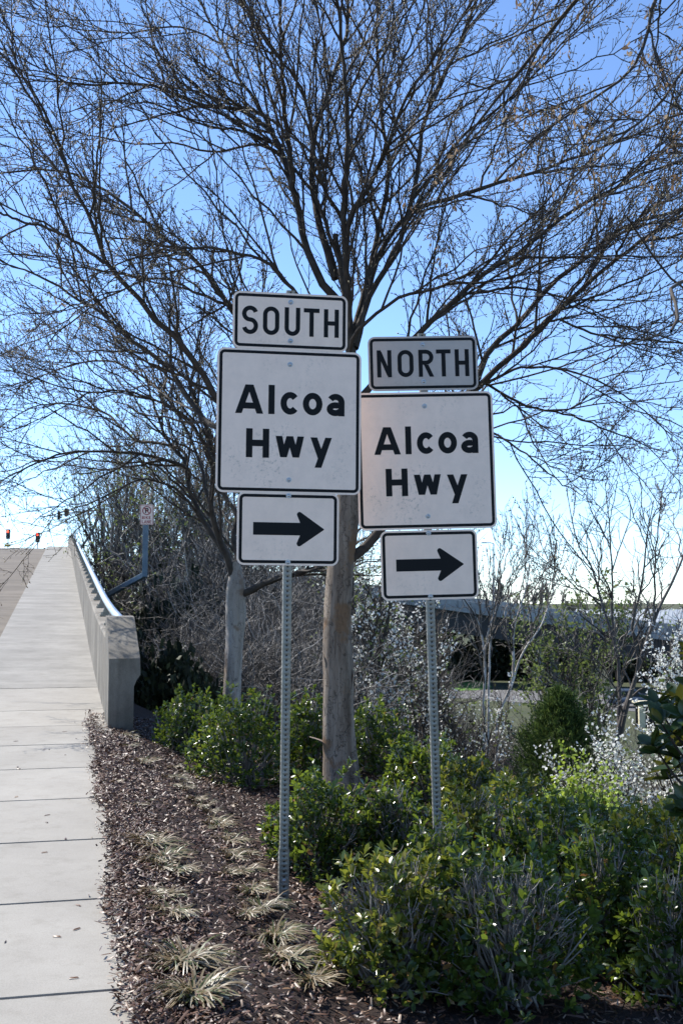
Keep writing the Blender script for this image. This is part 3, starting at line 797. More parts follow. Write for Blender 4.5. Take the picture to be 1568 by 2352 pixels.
# ------------------------------------------------------------------ overhanging tree whose trunk stands out of frame to the right
t3 = empty('overhanging_tree'); tag(t3, 'tree leaning in from the top right with dry tan seed clusters', 'tree')
Lm = []
def LC(pts, y0, y1, w0, w1): Lm.append(limb_path(pts, y0, y1, w0, w1))
V, F = tubes(catmull([(4.0, 6.4, -.6), (3.95, 6.35, 1.5), (3.8, 6.2, 3.4), (3.7, 6.1, 5.2)], 24)[None], np.linspace(.13, .07, 24)[None], 14, wob=.03)
mesh_np('trunk', V, F, M['bark'], t3, smooth=True)
X0 = W(1568, 0, 5.6)
def px_of(p):   # not used for placement beyond joining the limbs to the trunk
    return p
trunk_top = [(3.85, 6.25, 3.0), (3.78, 6.15, 3.9), (3.72, 6.1, 4.8)]
def LT(j, pts, y0, y1, w0, w1, K=30):
    q = [np.array(trunk_top[j])] + [W(u, v, y0 + (y1 - y0) * i / (len(pts) - 1)) for i, (u, v) in enumerate(pts)]
    p = catmull(q, K); r = np.linspace(w0, w1, K) / 2 / FPX * y0; Lm.append((p, r))
LT(2, [(1700, -260), (1450, -120), (1323, 0), (1256, 82), (1200, 154), (1133, 236), (1071, 318), (1000, 430)], 5.8, 6.6, 26, 4)
LT(2, [(1800, -160), (1600, -100), (1502, 0), (1482, 92), (1446, 164), (1379, 215), (1302, 266), (1220, 320)], 5.8, 5.6, 18, 4)
LT(1, [(1750, 60), (1640, 90), (1568, 160), (1520, 230), (1440, 300), (1350, 330)], 5.6, 5.2, 14, 4)
LT(1, [(1760, 330), (1650, 350), (1568, 330), (1480, 380), (1420, 430)], 5.6, 5.3, 12, 3)
limbs_to_meshes(Lm, t3, M['limb'])
crown(Lm, t3, 4, (.35, .9), (.12, .35), (.04, .1), tmin=.3, seeds=150, r2=.007, up=.02, keep3=.6)
# a nearer bough of the same tree, close to the camera
Lm = []
LT(2, [(1500, -420), (1300, -90), (1246, -10), (1215, 51), (1185, 88), (1166, 112)], 3.6, 3.0, 40, 2)
LT(0, [(1800, 520), (1640, 620), (1568, 646), (1538, 666), (1558, 718), (1540, 760)], 4.4, 3.6, 20, 6)
LT(0, [(1800, 620), (1650, 700), (1540, 640), (1480, 560), (1440, 500)], 4.4, 3.8, 9, 4)
LT(0, [(1800, 720), (1650, 820), (1520, 770), (1400, 800), (1330, 770)], 4.4, 4.0, 8, 3)
limbs_to_meshes(Lm, t3, M['limb'])
P_, R_ = resample(Lm[1:], 30)
a, b = grow(P_, R_, 9, .10, .28, R(30), R(65), K=5, r0=.004, r1=.002, tmin=.35, up=.1)
V, F = tubes(a, b, 4); o = mesh_np('twigs', V, F, M['twig'], t3); o['kind'] = 'stuff'
tips = np.concatenate([a[:, -1], a[:, 2]]); x, y, z = frames(rng.normal(size=(len(tips), 3)) + np.array((0, 0, .6)))
L = rng.uniform(.018, .03, len(tips)); V, F = stamp(BUD_V, BUD_F, tips, x, y, z, np.stack([L * .45, L, L * .45], 1)); o = mesh_np('buds', V, F, M['bud'], t3); o['kind'] = 'stuff'

# ------------------------------------------------------------------ ground-level planting
def ground_hit(u, v):
    """where the line of sight through (u, v) first meets the ground"""
    ys = np.arange(2.5, 60, .04)
    a = (u - 784) / FPX; b = (1176 - v) / FPX
    dy = math.cos(PITCH) - b * math.sin(PITCH); dz = math.sin(PITCH) + b * math.cos(PITCH)
    k = ys / dy; z = CZ + dz * k; g = terrain(a * k, ys)
    i = int(np.argmax(z <= g)); return np.array((a * k[i], ys[i], g[i]))

M['leaf'] = m_island('glossy_evergreen_leaves', [(0, (.016, .032, .009)), (.4, (.03, .058, .014)), (.68, (.055, .092, .02)), (.88, (.10, .14, .028)), (.965, (.17, .19, .035)), (.975, (.20, .10, .035)), (1, (.26, .12, .04))], .25, .45, trans=.36, tcol=(.30, .40, .04))
M['leaf_y'] = m_island('yellowing_evergreen_leaves', [(0, (.03, .06, .012)), (.4, (.07, .11, .02)), (.75, (.15, .17, .03)), (.93, (.24, .22, .05)), (1, (.26, .12, .04))], .27, .45, trans=.38, tcol=(.36, .38, .045))
M['greystem'] = m_island('pale_grey_stems', [(0, (.16, .145, .125)), (1, (.34, .31, .28))], .7, .3)

def bush(label, u, vtop, Y, wpx, dep=1.0, mat='leaf', tips=480, bare=0, leaf=(.032, .056), shoots=7, hollow=.0, seed=0, group='evergreen shrubs of the planting bed'):
    g = np.random.default_rng(900 + seed)
    top = W(u, vtop, Y); x0, y0 = top[0], Y; zb = tz(x0, y0)
    rx = wpx / 2 / FPX * Y; ry = rx * dep; h = top[2] - zb
    root = empty('evergreen_shrub', (x0, y0, zb)); tag(root, label, 'shrub', group)
    n = int(tips * 1.2)
    th = g.uniform(0, 2 * math.pi, n); cz = np.clip(g.beta(1.5, 1.1, n), .02, 1)
    sr = np.sqrt(1 - (cz * .98) ** 2)
    d = np.stack([np.cos(th) * sr, np.sin(th) * sr, cz], 1)
    ph = g.uniform(0, 6, 6)
    lump = 1 + .13 * np.sin(3 * th + ph[0]) * np.sin(4 * cz * 2 + ph[1]) + .10 * np.sin(5 * th + ph[2] + 3 * cz) + .06 * np.sin(9 * th + ph[3])
    rad = np.where(g.random(n) < .72, g.uniform(.86, 1.04, n), g.uniform(.5, .86, n)) * lump
    tip = d * rad[:, None] * np.array((rx, ry, h)); tip[:, 2] = np.maximum(tip[:, 2], .04)
    ax = norm(d * np.array((.7, .7, .5)) + np.array((0, 0, .45)) + g.normal(size=(n, 3)) * .28)
    # leaves whorled round each shoot tip
    m = shoots; pos = np.repeat(tip, m, 0); A = np.repeat(ax, m, 0)
    e1 = norm(np.cross(A, g.normal(size=A.shape))); e2 = np.cross(A, e1)
    k = np.tile(np.arange(m), n); phi = k * 2.4 + np.repeat(g.uniform(0, 6.28, n), m)
    el = R(12) + (1 - k / m) * R(62) + g.normal(size=n * m) * .15
    out = np.cos(phi)[:, None] * e1 + np.sin(phi)[:, None] * e2
    dirs = norm(np.cos(el)[:, None] * A + np.sin(el)[:, None] * out)
    dirs = norm(dirs + np.array((0, 0, -.05)))
    pos = pos - A * ((1 - k / m) * .03)[:, None]
    up = A - dirs * np.sum(A * dirs, 1, keepdims=True)
    z = norm(up + .25 * g.normal(size=A.shape)); xx = norm(np.cross(dirs, z)); z = np.cross(xx, dirs)
    sc = g.uniform(*leaf, n * m); sc3 = np.stack([sc * g.uniform(.8, 1.1, n * m), sc, sc * g.uniform(.4, 1.4, n * m)], 1)
    V, F = stamp(LEAF_V, LEAF_F, pos, xx, dirs, z, sc3)
    o = mesh_np('foliage', V, F, M[mat], root); o['kind'] = 'stuff'
    # stems
    q = g.choice(n, min(n, 130), replace=False); b0 = g.normal(size=(len(q), 3)) * np.array((rx * .15, ry * .15, 0)); b0[:, 2] = -.03
    t = np.linspace(0, 1, 5)[None, :, None]
    mid = (b0 + tip[q]) / 2 + g.normal(size=(len(q), 3)) * .05; mid[:, 2] *= .8
    C = (1 - t) ** 2 * b0[:, None] + 2 * t * (1 - t) * mid[:, None] + t * t * tip[q][:, None]
    Rs = np.repeat(np.linspace(.007, .0022, 5)[None], len(q), 0)
    V, F = tubes(C, Rs, 4)
    if bare:
        th = g.uniform(0, 6.28, bare); rr = np.sqrt(g.random(bare)) * .75
        e = np.stack([np.cos(th) * rr * rx, np.sin(th) * rr * ry - .1 * ry, h * g.uniform(.8, 1.03, bare) * np.sqrt(1 - rr ** 2)], 1)
        bb = e * np.array((.35, .35, .25)); mid = (bb + e) / 2 + g.normal(size=e.shape) * .04
        C2 = (1 - t) ** 2 * bb[:, None] + 2 * t * (1 - t) * mid[:, None] + t * t * e[:, None]; R2 = np.repeat(np.linspace(.0055, .0022, 5)[None], bare, 0)
        C3, R3 = grow(C2, R2, 5, .08, .2, R(25), R(60), K=4, r0=.003, r1=.0014, tmin=.3, up=.15)
        v2, f2 = tubes(C2, R2, 4); v3, f3 = tubes(C3, R3, 3)
        F = np.concatenate([F, f2 + len(V), f3 + len(V) + len(v2)]); V = np.concatenate([V, v2, v3])
    o = mesh_np('stems', V, F, M['greystem'], root); o['kind'] = 'stuff'
    return root

for i, a in enumerate([
    ('dark green shrub at the end of the rear hedge nearest the parapet', 440, 1592, 10.6, 170, 1.1, 'leaf', 460),
    ('rounded green shrub in front of the slim pale trunk', 560, 1594, 9.5, 255, .8, 'leaf', 620),
    ('green shrub between the left sign post and the thick trunk', 705, 1606, 10.0, 150, 1.0, 'leaf', 420),
    ('dark shrub just right of the thick trunk', 865, 1622, 10.2, 170, 1.0, 'leaf', 440),
    ('low green shrub behind the right sign post', 975, 1705, 9.2, 210, .9, 'leaf', 460),
    ('low shrub with yellowing tips right of the right sign post', 1075, 1745, 8.3, 190, .9, 'leaf_y', 380)]):
    bush(a[0], *a[1:6], mat=a[6], tips=a[7], seed=i)
for i, a in enumerate([
    ('green shrub at the foot of the thick trunk beside the left sign post', 748, 1790, 6.9, 275, .9, 'leaf', 560, 20),
    ('shrub left of the right sign post with bare grey twigs showing', 905, 1812, 6.9, 210, .9, 'leaf', 340, 60),
    ('shrub right of the right sign post with twiggy top', 1105, 1815, 6.8, 250, .9, 'leaf_y', 400, 50),
    ('wide shrub with upright light tips right of centre', 1245, 1838, 6.2, 300, .9, 'leaf', 540, 20),
    ('yellow tipped shrub at the right edge above the dark shrub', 1490, 1862, 6.4, 300, .9, 'leaf_y', 480, 20),
    ('low shrub sloping down behind the twiggy topped shrub', 1190, 1790, 7.9, 190, .9, 'leaf_y', 360, 10),
    ('low shrub just in front of the juniper', 1340, 1842, 7.2, 220, .9, 'leaf', 400, 10),
    ('low shrub in front of the dense small pear', 1500, 1850, 7.6, 220, .9, 'leaf_y', 380, 10),
    ('shrub hiding the foot of the right sign post', 1010, 1900, 5.75, 230, .8, 'leaf', 360, 20),
    ('deeply shaded dark shrub at the right', 1390, 1905, 5.5, 330, .8, 'leaf', 600, 10),
    ('large front shrub with yellow green leaves over the mulch', 915, 1960, 4.95, 350, .85, 'leaf_y', 460, 90),
    ('large front shrub with many bare grey twigs', 1165, 1965, 4.9, 400, .85, 'leaf', 420, 170),
    ('leafy shrub just past the right edge of the bed', 1720, 1960, 5.6, 320, .9, 'leaf', 380, 20),
    ('twiggy dark shrub at the bottom right corner', 1560, 2005, 5.1, 300, .85, 'leaf', 360, 90)]):
    bush(a[0], *a[1:6], mat=a[6], tips=a[7], bare=a[8], seed=20 + i)

# ------------------------------------------------------------------ bark mulch
M['chip'] = m_island('shredded_bark_chips', [(0, (.026, .011, .007)), (.45, (.07, .032, .019)), (.74, (.13, .068, .042)), (.9, (.21, .14, .095)), (1, (.38, .29, .21))], .45, .4)
def mulch():
    n = 55000
    s = rng.uniform(2.2, 12.3, n); nn = .05 + rng.random(n) ** 1.15 * 3.9
    n2 = 13000; s = np.concatenate([s, rng.uniform(2.2, 11, n2)]); nn = np.concatenate([nn, rng.uniform(.18, .58, n2)]); n += n2
    edge = .24 + .035 * sm((s - 4) / 5) + .02 * np.sin(s * 2.1) + .018 * np.sin(s * 5.3 + 1)
    keep = (nn > edge) | (rng.random(n) < np.exp(-(edge - nn) / .016))
    s, nn = s[keep], nn[keep]
    x = s * DV[0] + nn * NV[0]; y = s * DV[1] + nn * NV[1]
    u = x / y * FPX + 784
    k = (u > 120) & (u < 1750) & (y > 3.3); s, nn, x, y = s[k], nn[k], x[k], y[k]; n = len(x)
    z = np.maximum(terrain(x, y), np.where(nn < NE + .01, zprof(s), -9)) + rng.uniform(.002, .034, n) + .02 * sm((.40 - nn) / .1) * sm((nn - .2) / .08) 
    ang = rng.uniform(0, math.pi, n); tilt = rng.normal(0, .42, n)
    d = np.stack([np.cos(ang) * np.cos(tilt), np.sin(ang) * np.cos(tilt), np.sin(tilt)], 1)
    X, Yv, Z = frames(d, np.tile(np.array((0, 0, 1.0)), (n, 1)), roll=.5)
    L = rng.gamma(3, .0075, n) + .007; L = np.minimum(L, .075)
    sc = np.stack([rng.uniform(.0022, .0065, n), L, rng.uniform(.0012, .0035, n)], 1)
    TV = [(-1, -.5, 0), (1, -.45, 0), (.8, .5, 0), (-.7, .45, 0), (0, -.3, 1), (0, .35, .9)]
    TF = [(0, 1, 4), (1, 2, 5), (1, 5, 4), (2, 3, 5), (3, 0, 4), (3, 4, 5)]
    V, F = stamp(TV, TF, np.stack([x, y, z], 1), X, Yv, Z, sc)
    o = mesh_np('bark_mulch', V, F, M['chip']); tag(o, 'shredded dark brown bark mulch covering the planting bed', 'mulch', kind='stuff')
    # fallen dry leaves among the chips
    M['dryleaf'] = m_island('dry_fallen_leaves', [(0, (.16, .075, .035)), (.5, (.28, .17, .09)), (1, (.48, .40, .30))], .6, .3, trans=.2)
    n = 420
    s = rng.uniform(2.5, 11, n); nn = rng.uniform(.45, 3.6, n); x = s * DV[0] + nn * NV[0]; y = s * DV[1] + nn * NV[1]
    d = np.stack([rng.normal(size=n), rng.normal(size=n), rng.normal(size=n) * .2], 1); X, Yv, Z = frames(d, np.tile(np.array((0, 0, 1.0)), (n, 1)), roll=.35)
    V, F = stamp(LEAF_V, LEAF_F, np.stack([x, y, terrain(x, y) + .022], 1), X, Yv, Z, rng.uniform(.025, .06, n))
    o = mesh_np('leaf_litter', V, F, M['dryleaf']); tag(o, 'dry tan and brown leaves scattered over the mulch', 'leaf litter', kind='stuff')
    # stray chips on the pavement
    n = 34
    s = rng.uniform(3, 11, n); nn = NE - rng.gamma(1.5, .3, n); k = nn > N0 + .1; s, nn = s[k], nn[k]; n = len(s)
    x = s * DV[0] + nn * NV[0]; y = s * DV[1] + nn * NV[1]
    ang = rng.uniform(0, 3.14, n); d = np.stack([np.cos(ang), np.sin(ang), 0 * ang], 1); X, Yv, Z = frames(d, np.tile(np.array((0, 0, 1.0)), (n, 1)), roll=.05)
    sc = np.stack([rng.uniform(.003, .007, n), rng.uniform(.012, .05, n), rng.uniform(.003, .006, n)], 1)
    V, F = stamp(TV, TF, np.stack([x, y, zprof(s) + .003], 1), X, Yv, Z, sc)
    o = mesh_np('stray_chips', V, F, M['chip']); tag(o, 'stray bark chips lying on the pale pavement', 'chips', kind='stuff')
mulch()

# ------------------------------------------------------------------ grass tufts
M['blade'] = m_island('winter_worn_grass_blades', [(0, (.05, .07, .02)), (.18, (.11, .13, .04)), (.35, (.20, .14, .075)), (.8, (.32, .26, .16)), (1, (.50, .44, .33))], .42, .45, trans=.25)
def tuft(u, v, size, i):
    p = ground_hit(u, v); g = np.random.default_rng(300 + i)
    size *= .72; m = int(230 * min(1.3, size)); th = g.uniform(0, 6.28, m); L = g.uniform(.06, .22, m) * size; lean = g.uniform(1.0, 2.5, m); th = th + .5 * np.sin(th * 2 + i)
    t = np.linspace(0, 1, 6)
    b = np.stack([np.cos(th), np.sin(th), 0 * th], 1) * g.uniform(.0, .085, m)[:, None] * size
    ang = lean[:, None] * .55 + t[None] * lean[:, None] * 1.35
    ds = np.stack([np.cos(th)[:, None] * np.sin(ang), np.sin(th)[:, None] * np.sin(ang), np.cos(ang)], -1) * (L[:, None, None] / 5)
    C = b[:, None] + np.concatenate([np.zeros((m, 1, 3)), np.cumsum(ds[:, :-1], 1)], 1)
    C[..., 2] = np.maximum(C[..., 2], .008 + g.uniform(0, .015, (m, 1)))
    side = np.stack([-np.sin(th), np.cos(th), 0 * th], 1)[:, None] * ((1 - .85 * t ** 2) * .0050 * min(1.2, size))[None, :, None]
    V = np.stack([C - side, C + side + np.array((0, 0, .0015))], 2).reshape(-1, 3)
    idx = np.arange(m * 12).reshape(m, 6, 2)
    F = np.stack([idx[:, :-1, 0], idx[:, :-1, 1], idx[:, 1:, 1], idx[:, 1:, 0]], -1).reshape(-1, 4)
    o = mesh_np('grass_tuft', V, F, M['blade'], smooth=True); o.location = p + np.array((0, 0, .012))
    return o
tl = [(600, 290, .8, 'nearest the parapet end block'), (690, 425, .8, None), (840, 450, .6, None), (850, 505, .8, None), (895, 545, .7, None), (950, 605, .8, None), (960, 645, .7, None), (680, 640, .5, None), (1050, 735, 1, None), (1110, 810, 1, None),
      (740, 830, 1.1, None), (790, 890, 1.1, None), (850, 960, .9, None), (1130, 890, .8, None), (1170, 960, .9, None), (1210, 1050, .9, None), (800, 1085, .8, None), (830, 1165, .9, None), (1260, 1140, 1.1, 'nearest the foot of the left sign post'),
      (1320, 1270, 1.1, None), (900, 1400, 1.25, 'the largest, at the front near the pavement'), (1390, 1390, 1.1, None), (950, 1550, 1.3, 'largest, at the bottom edge of the picture'), (1500, 1500, 1.0, None), (620, 345, .7, None), (560, 520, .5, None)]
ordw = ('first', 'second', 'third', 'fourth', 'fifth', 'sixth', 'seventh', 'eighth', 'ninth', 'tenth', 'eleventh', 'twelfth', 'thirteenth', 'fourteenth', 'fifteenth', 'sixteenth', 'seventeenth', 'eighteenth', 'nineteenth', 'twentieth') + tuple('%dth' % k if k % 10 not in (1, 2, 3) else '%d%s' % (k, ('st', 'nd', 'rd')[k % 10 - 1]) for k in range(21, 60))
rows_ = {}
g_ = np.random.default_rng(77)
tl += [(cx + g_.uniform(-75, 75), cy + g_.uniform(-30, 30), size * g_.uniform(.5, .85), None) for rr_ in range(2) for cx, cy, size, where in tl[:23]]
for cx, cy, size, where in tl: rows_.setdefault(cx < 560 + cy * .27, []).append((cy, cx, size))
ti = 0
for near in (True, False):
    for r_, (cy, cx, size) in enumerate(sorted(rows_.get(near, []), reverse=True)):
        o = tuft(cx * .476, 1550 + cy * .476 + 6, size, ti); ti += 1
        tag(o, 'arching tan grass tuft, %s from the front in the row nearer the %s' % (ordw[r_], 'pavement' if near else 'shrubs'), 'grass tuft', 'grass tufts in the mulch')


# ------------------------------------------------------------------ trees and thicket of the hollow
M['brush'] = m_island('grey_brush_twigs', [(0, (.028, .024, .020)), (.55, (.075, .065, .055)), (.82, (.17, .155, .135)), (1, (.42, .39, .35))], .6, .4)  # palest tones stand in for sunlit twigs, darkest for thicket shade
M['darkstem'] = m_island('dark_brush_stems', [(0, (.035, .028, .023)), (1, (.09, .075, .06))], .75, .25)
M['white_bark'] = m_noise('pale_mottled_bark', [(.35, (.22, .20, .17)), (.55, (.52, .49, .44)), (.7, (.62, .60, .56))], 3, .7)
M['young'] = m_island('small_spring_leaves', [(0, (.06, .085, .022)), (.6, (.11, .15, .04)), (1, (.22, .26, .08))], .5, .35, trans=.35, tcol=(.26, .33, .08))
M['lime'] = m_island('lime_spring_leaves', [(0, (.16, .25, .03)), (1, (.36, .46, .07))], .5, .35, trans=.4, tcol=(.5, .62, .08))
M['blossom'] = m_island('white_blossom', [(0, (.72, .73, .66)), (.85, (.86, .86, .83)), (1, (.60, .70, .40))], .6, .3, trans=.35)
M['cedar'] = m_island('juniper_sprays', [(0, (.035, .06, .016)), (.6, (.075, .12, .028)), (1, (.15, .20, .05))], .7, .2, trans=.25)
M['ivy'] = m_island('shade_toned_ivy', [(0, (.010, .016, .008)), (.7, (.022, .032, .014)), (1, (.05, .06, .022))], .6, .3)  # near-black greens with the shade of the hollow put into the colour
M['ball'] = m_simple('dangling_seed_balls', (.06, .045, .035), .9)
QUAD_V = [(-.35, 0, 0), (.35, .1, .05), (.3, 1, -.05), (-.3, .9, .08)]
QUAD_F = [(0, 1, 2), (0, 2, 3)]

def bloom(root, name, pts, mat, per, spread, size, tmpl=(QUAD_V, QUAD_F), droop=0.0):
    n = len(pts) * per
    pos = np.repeat(pts, per, 0) + rng.normal(size=(n, 3)) * spread
    x, y, z = frames(rng.normal(size=(n, 3)) + np.array((0, 0, droop)))
    V, F = stamp(tmpl[0], tmpl[1], pos, x, y, z, rng.uniform(*size, n)); o = mesh_np(name, V, F, M[mat], root); o['kind'] = 'stuff'
    return o

def wood(root, stems, mats, d2, l2, l3, l4, n3=7, n4=4, r2=.012, r3=.006, r4=.004, up=.2, keep=None, S=6, sep=True, tmin=.2, a=(25, 55)):
    """stems (list of (points, radii)) -> trunk parts, branches, twigs; returns tip points"""
    P, Rr = resample(stems, 16)
    if sep:
        for p, r in stems:
            V, F = tubes(p[None], r[None], S + 2, wob=.04); mesh_np('trunk' , V, F, M[mats[0]], root, smooth=True)
        Vs, Fs = np.zeros((0, 3)), np.zeros((0, 4), int)
    else: Vs, Fs = tubes(P, Rr, S)
    C2, R2 = grow(P, Rr, d2, l2[0], l2[1], R(a[0]), R(a[1]), K=7, r0=r2, r1=r3, tmin=tmin, up=up, taper=.4, curve=.4, jit=.02)
    C3, R3 = grow(C2, R2, n3, l3[0], l3[1], R(28), R(65), K=5, r0=r3, r1=r4, tmin=.12, up=up, taper=.35, curve=.4, jit=.04)
    v2, f2 = tubes(C2, R2, 4); v3, f3 = tubes(C3, R3, 3)
    parts = [(Vs, Fs), (v2, f2)]
    V = np.concatenate([Vs, v2]); F = np.concatenate([Fs, f2 + len(Vs)])
    o = mesh_np('branches', V, F, M[mats[1]], root, smooth=True); o['kind'] = 'stuff'
    V, F = v3, f3; tips = C3[:, -1]
    if n4:
        C4, R4 = grow(C3, R3, n4, l4[0], l4[1], R(25), R(70), K=3, r0=r4, r1=r4 * .6, tmin=.15, up=up, taper=.3, curve=.4, jit=.05)
        v4, f4 = tubes(C4, R4, 3); V = np.concatenate([v3, v4]); F = np.concatenate([f3, f4 + len(v3)]); tips = np.concatenate([C3[:, -1], C4[:, -1]])
    o = mesh_np('twigs', V, F, M[mats[2]], root); o['kind'] = 'stuff'
    return tips, C3

def fan(x, y, z, H, n, spread, r0, g, lean=(0, 0)):
    out = []
    for i in range(n):
        th = g.uniform(0, 6.28); sp = g.uniform(.25, 1) * spread
        e = np.array((x + math.cos(th) * sp * H + lean[0] * H, y + math.sin(th) * sp * H + lean[1] * H, z + H * g.uniform(.75, 1.05)))
        b = np.array((x + math.cos(th) * .06 * H * g.uniform(.2, 1), y + math.sin(th) * .06 * H, z - .1))
        m = (b + e) / 2 + np.array((-math.cos(th) * sp * .18 * H, -math.sin(th) * sp * .18 * H, .08 * H)) + g.normal(size=3) * .03 * H
        p = catmull([b, m, e], 12); p[1:] += g.normal(size=(11, 3)) * .006 * H
        out.append((p, np.linspace(r0 * g.uniform(.7, 1.1), r0 * .2, 12)))
    return out

# right-hand bare tree with several trunks
def wl_(pts, Y, w0, w1, K=16):
    p = catmull([W(u, v, Y + dy) for u, v, dy in pts], K); p[1:] += rng.normal(size=(K - 1, 3)) * .01
    return p, np.linspace(w0, w1, K) / 2 / FPX * Y
e = empty('bare_tree'); tag(e, 'tall bare tree of several grey trunks near the right edge', 'tree')
Yb = 24
st = [wl_([(1401, 1850, 0), (1401, 1803, 0), (1427, 1646, 0), (1453, 1578, 0), (1480, 1489, .2), (1501, 1426, .3), (1548, 1321, .5), (1580, 1250, .8), (1610, 1120, 1)], Yb, 15, 2.5),
      wl_([(1425, 1690, 0), (1440, 1620, -.2), (1464, 1515, -.3), (1452, 1441, -.4), (1474, 1342, -.6), (1480, 1268, -.8), (1500, 1150, -1)], Yb, 10, 2),
      wl_([(1420, 1680, 0), (1420, 1580, .2), (1411, 1473, .4), (1385, 1405, .6), (1362, 1310, .7), (1328, 1258, .9), (1317, 1211, 1), (1300, 1120, 1.2)], Yb, 10, 1.5),
      wl_([(1413, 1500, .3), (1406, 1440, .3), (1405, 1337, .1), (1401, 1253, 0), (1390, 1110, -.3)], Yb, 7, 1.5),
      wl_([(1499, 1430, .3), (1503, 1360, .2), (1503, 1295, 0), (1511, 1200, -.2), (1525, 1100, -.4)], Yb, 6, 1.5),
      wl_([(1376, 1380, .6), (1340, 1360, .4), (1296, 1342, .2), (1265, 1305, 0), (1230, 1270, 0)], Yb, 4, 1.2),
      wl_([(1430, 1640, 0), (1400, 1560, -.5), (1370, 1520, -.8), (1330, 1510, -1)], Yb, 5, 1.5),
      wl_([(1405, 1790, 0), (1370, 1690, -.3), (1330, 1620, -.6), (1290, 1570, -.8)], Yb, 6, 1.5),
      wl_([(1440, 1610, 0), (1490, 1570, -.3), (1550, 1540, -.5), (1600, 1510, -.5)], Yb, 5, 1.5)]
wood(e, st, ('brush', 'brush', 'brush'), 9, (.8, 2.0), (.3, .9), (.12, .35), n3=6, n4=2, r2=.02, r3=.009, r4=.006, tmin=.25)

# pale-barked sycamores
e = empty('sycamore'); tag(e, 'young sycamore with white bark and dangling seed balls below the right arrow panel', 'tree')
Yb = 30
st = [wl_([(1140, 1760, 0), (1144, 1640, 0), (1176, 1567, 0), (1178, 1457, 0), (1190, 1400, 0), (1210, 1340, 0), (1213, 1300, 0), (1207, 1235, .2)], Yb, 9, 1.5),
      wl_([(1165, 1600, 0), (1205, 1490, .3), (1240, 1440, .5), (1262, 1380, .7), (1285, 1310, 1)], Yb, 6, 1.2)]
tips, _ = wood(e, st, ('white_bark', 'brush', 'brush'), 9, (1.0, 2.4), (.4, 1.0), (.15, .4), n3=6, n4=2, r2=.024, r3=.011, r4=.007, tmin=.35, up=.35, a=(18, 42))
q = tips[rng.choice(len(tips), 260)] ; q = q[q[:, 2] > 1.2]
x, y, z = frames(rng.normal(size=(len(q), 3))); V, F = stamp(np.array(BUD_V) - np.array((0, .4, 0)), BUD_F, q - np.array((0, 0, .06)), x, y, z, np.full(len(q), .05)); o = mesh_np('seed_balls', V, F, M['ball'], e); o['kind'] = 'stuff'
e = empty('sycamore'); tag(e, 'white barked sycamore clump with three thin trunks rising past the far lamp post', 'tree')
st = [wl_([(1112, 1760, 0), (1110, 1640, 0), (1110, 1500, 0), (1095, 1420, 0), (1072, 1385, 0), (1062, 1320, 0), (1050, 1240, 0)], 27, 8, 1.5),
      wl_([(1118, 1740, 0), (1120, 1640, .2), (1125, 1500, .3), (1130, 1400, .4), (1145, 1300, .5), (1150, 1240, .6)], 27, 7, 1.5),
      wl_([(1112, 1500, 0), (1130, 1420, -.4), (1160, 1360, -.6), (1180, 1300, -.8)], 27, 5, 1.2)]
tips, _ = wood(e, st, ('white_bark', 'brush', 'brush'), 9, (1.0, 2.2), (.4, .9), (.15, .35), n3=6, n4=2, r2=.022, r3=.010, r4=.006, tmin=.3, up=.35, a=(18, 42))
q = tips[rng.choice(len(tips), 260)]; q = q[q[:, 2] > 1.2]
x, y, z = frames(rng.normal(size=(len(q), 3))); V, F = stamp(np.array(BUD_V) - np.array((0, .4, 0)), BUD_F, q - np.array((0, 0, .06)), x, y, z, np.full(len(q), .045)); o = mesh_np('seed_balls', V, F, M['ball'], e); o['kind'] = 'stuff'

# blossoming pears
def pear(label, u, Y, vtop, n, spread, seed, per=5, share=.55, leafshare=.3, sz=(.035, .06)):
    g = np.random.default_rng(seed)
    t = W(u, vtop, Y); z = tz(t[0], Y); H = t[2] - z
    e = empty('blossoming_pear'); tag(e, label, 'tree', 'white blossoming pears')
    st = fan(t[0], Y, z, H, n, spread, .012 * H, g)
    tips, C3 = wood(e, st, ('darkstem', 'darkstem', 'darkstem'), 10, (.25 * H * .8, .45 * H * .8), (.25, .7), (.1, .3), n3=7, n4=2, r2=.014, r3=.007, r4=.0045, up=.3, tmin=.25, a=(18, 45))
    k = C3[g.random(len(C3)) < share][:, 1:].reshape(-1, 3)
    bloom(e, 'blossom', k, 'blossom', max(3, per // 2), .035, sz)
    k = tips[g.random(len(tips)) < leafshare]
    bloom(e, 'leaves', k, 'young', 3, .04, (.03, .06))
pear('tall pear in white blossom and pale green leaf between the thick trunk and right post', 850, 19, 1262, 6, .20, 11, per=8, share=.36, leafshare=.3, sz=(.035, .06))
pear('lower pear with loose white blossom behind the right sign post', 965, 21, 1440, 6, .30, 12, per=8, share=.30, leafshare=.15, sz=(.035, .055))
pear('small pear in dense white blossom by the right edge', 1500, 14.5, 1735, 7, .38, 13, per=12, share=.85, leafshare=.1, sz=(.028, .045))
pear('upright pear sprays of white blossom at the right edge behind the magnolia', 1565, 15.5, 1570, 4, .12, 14, per=12, share=.85, leafshare=.1, sz=(.028, .045))
pear('dim pear with sparse white blossom below the white sycamores', 1080, 23, 1600, 5, .35, 15, per=7, share=.2, leafshare=.12, sz=(.03, .05))

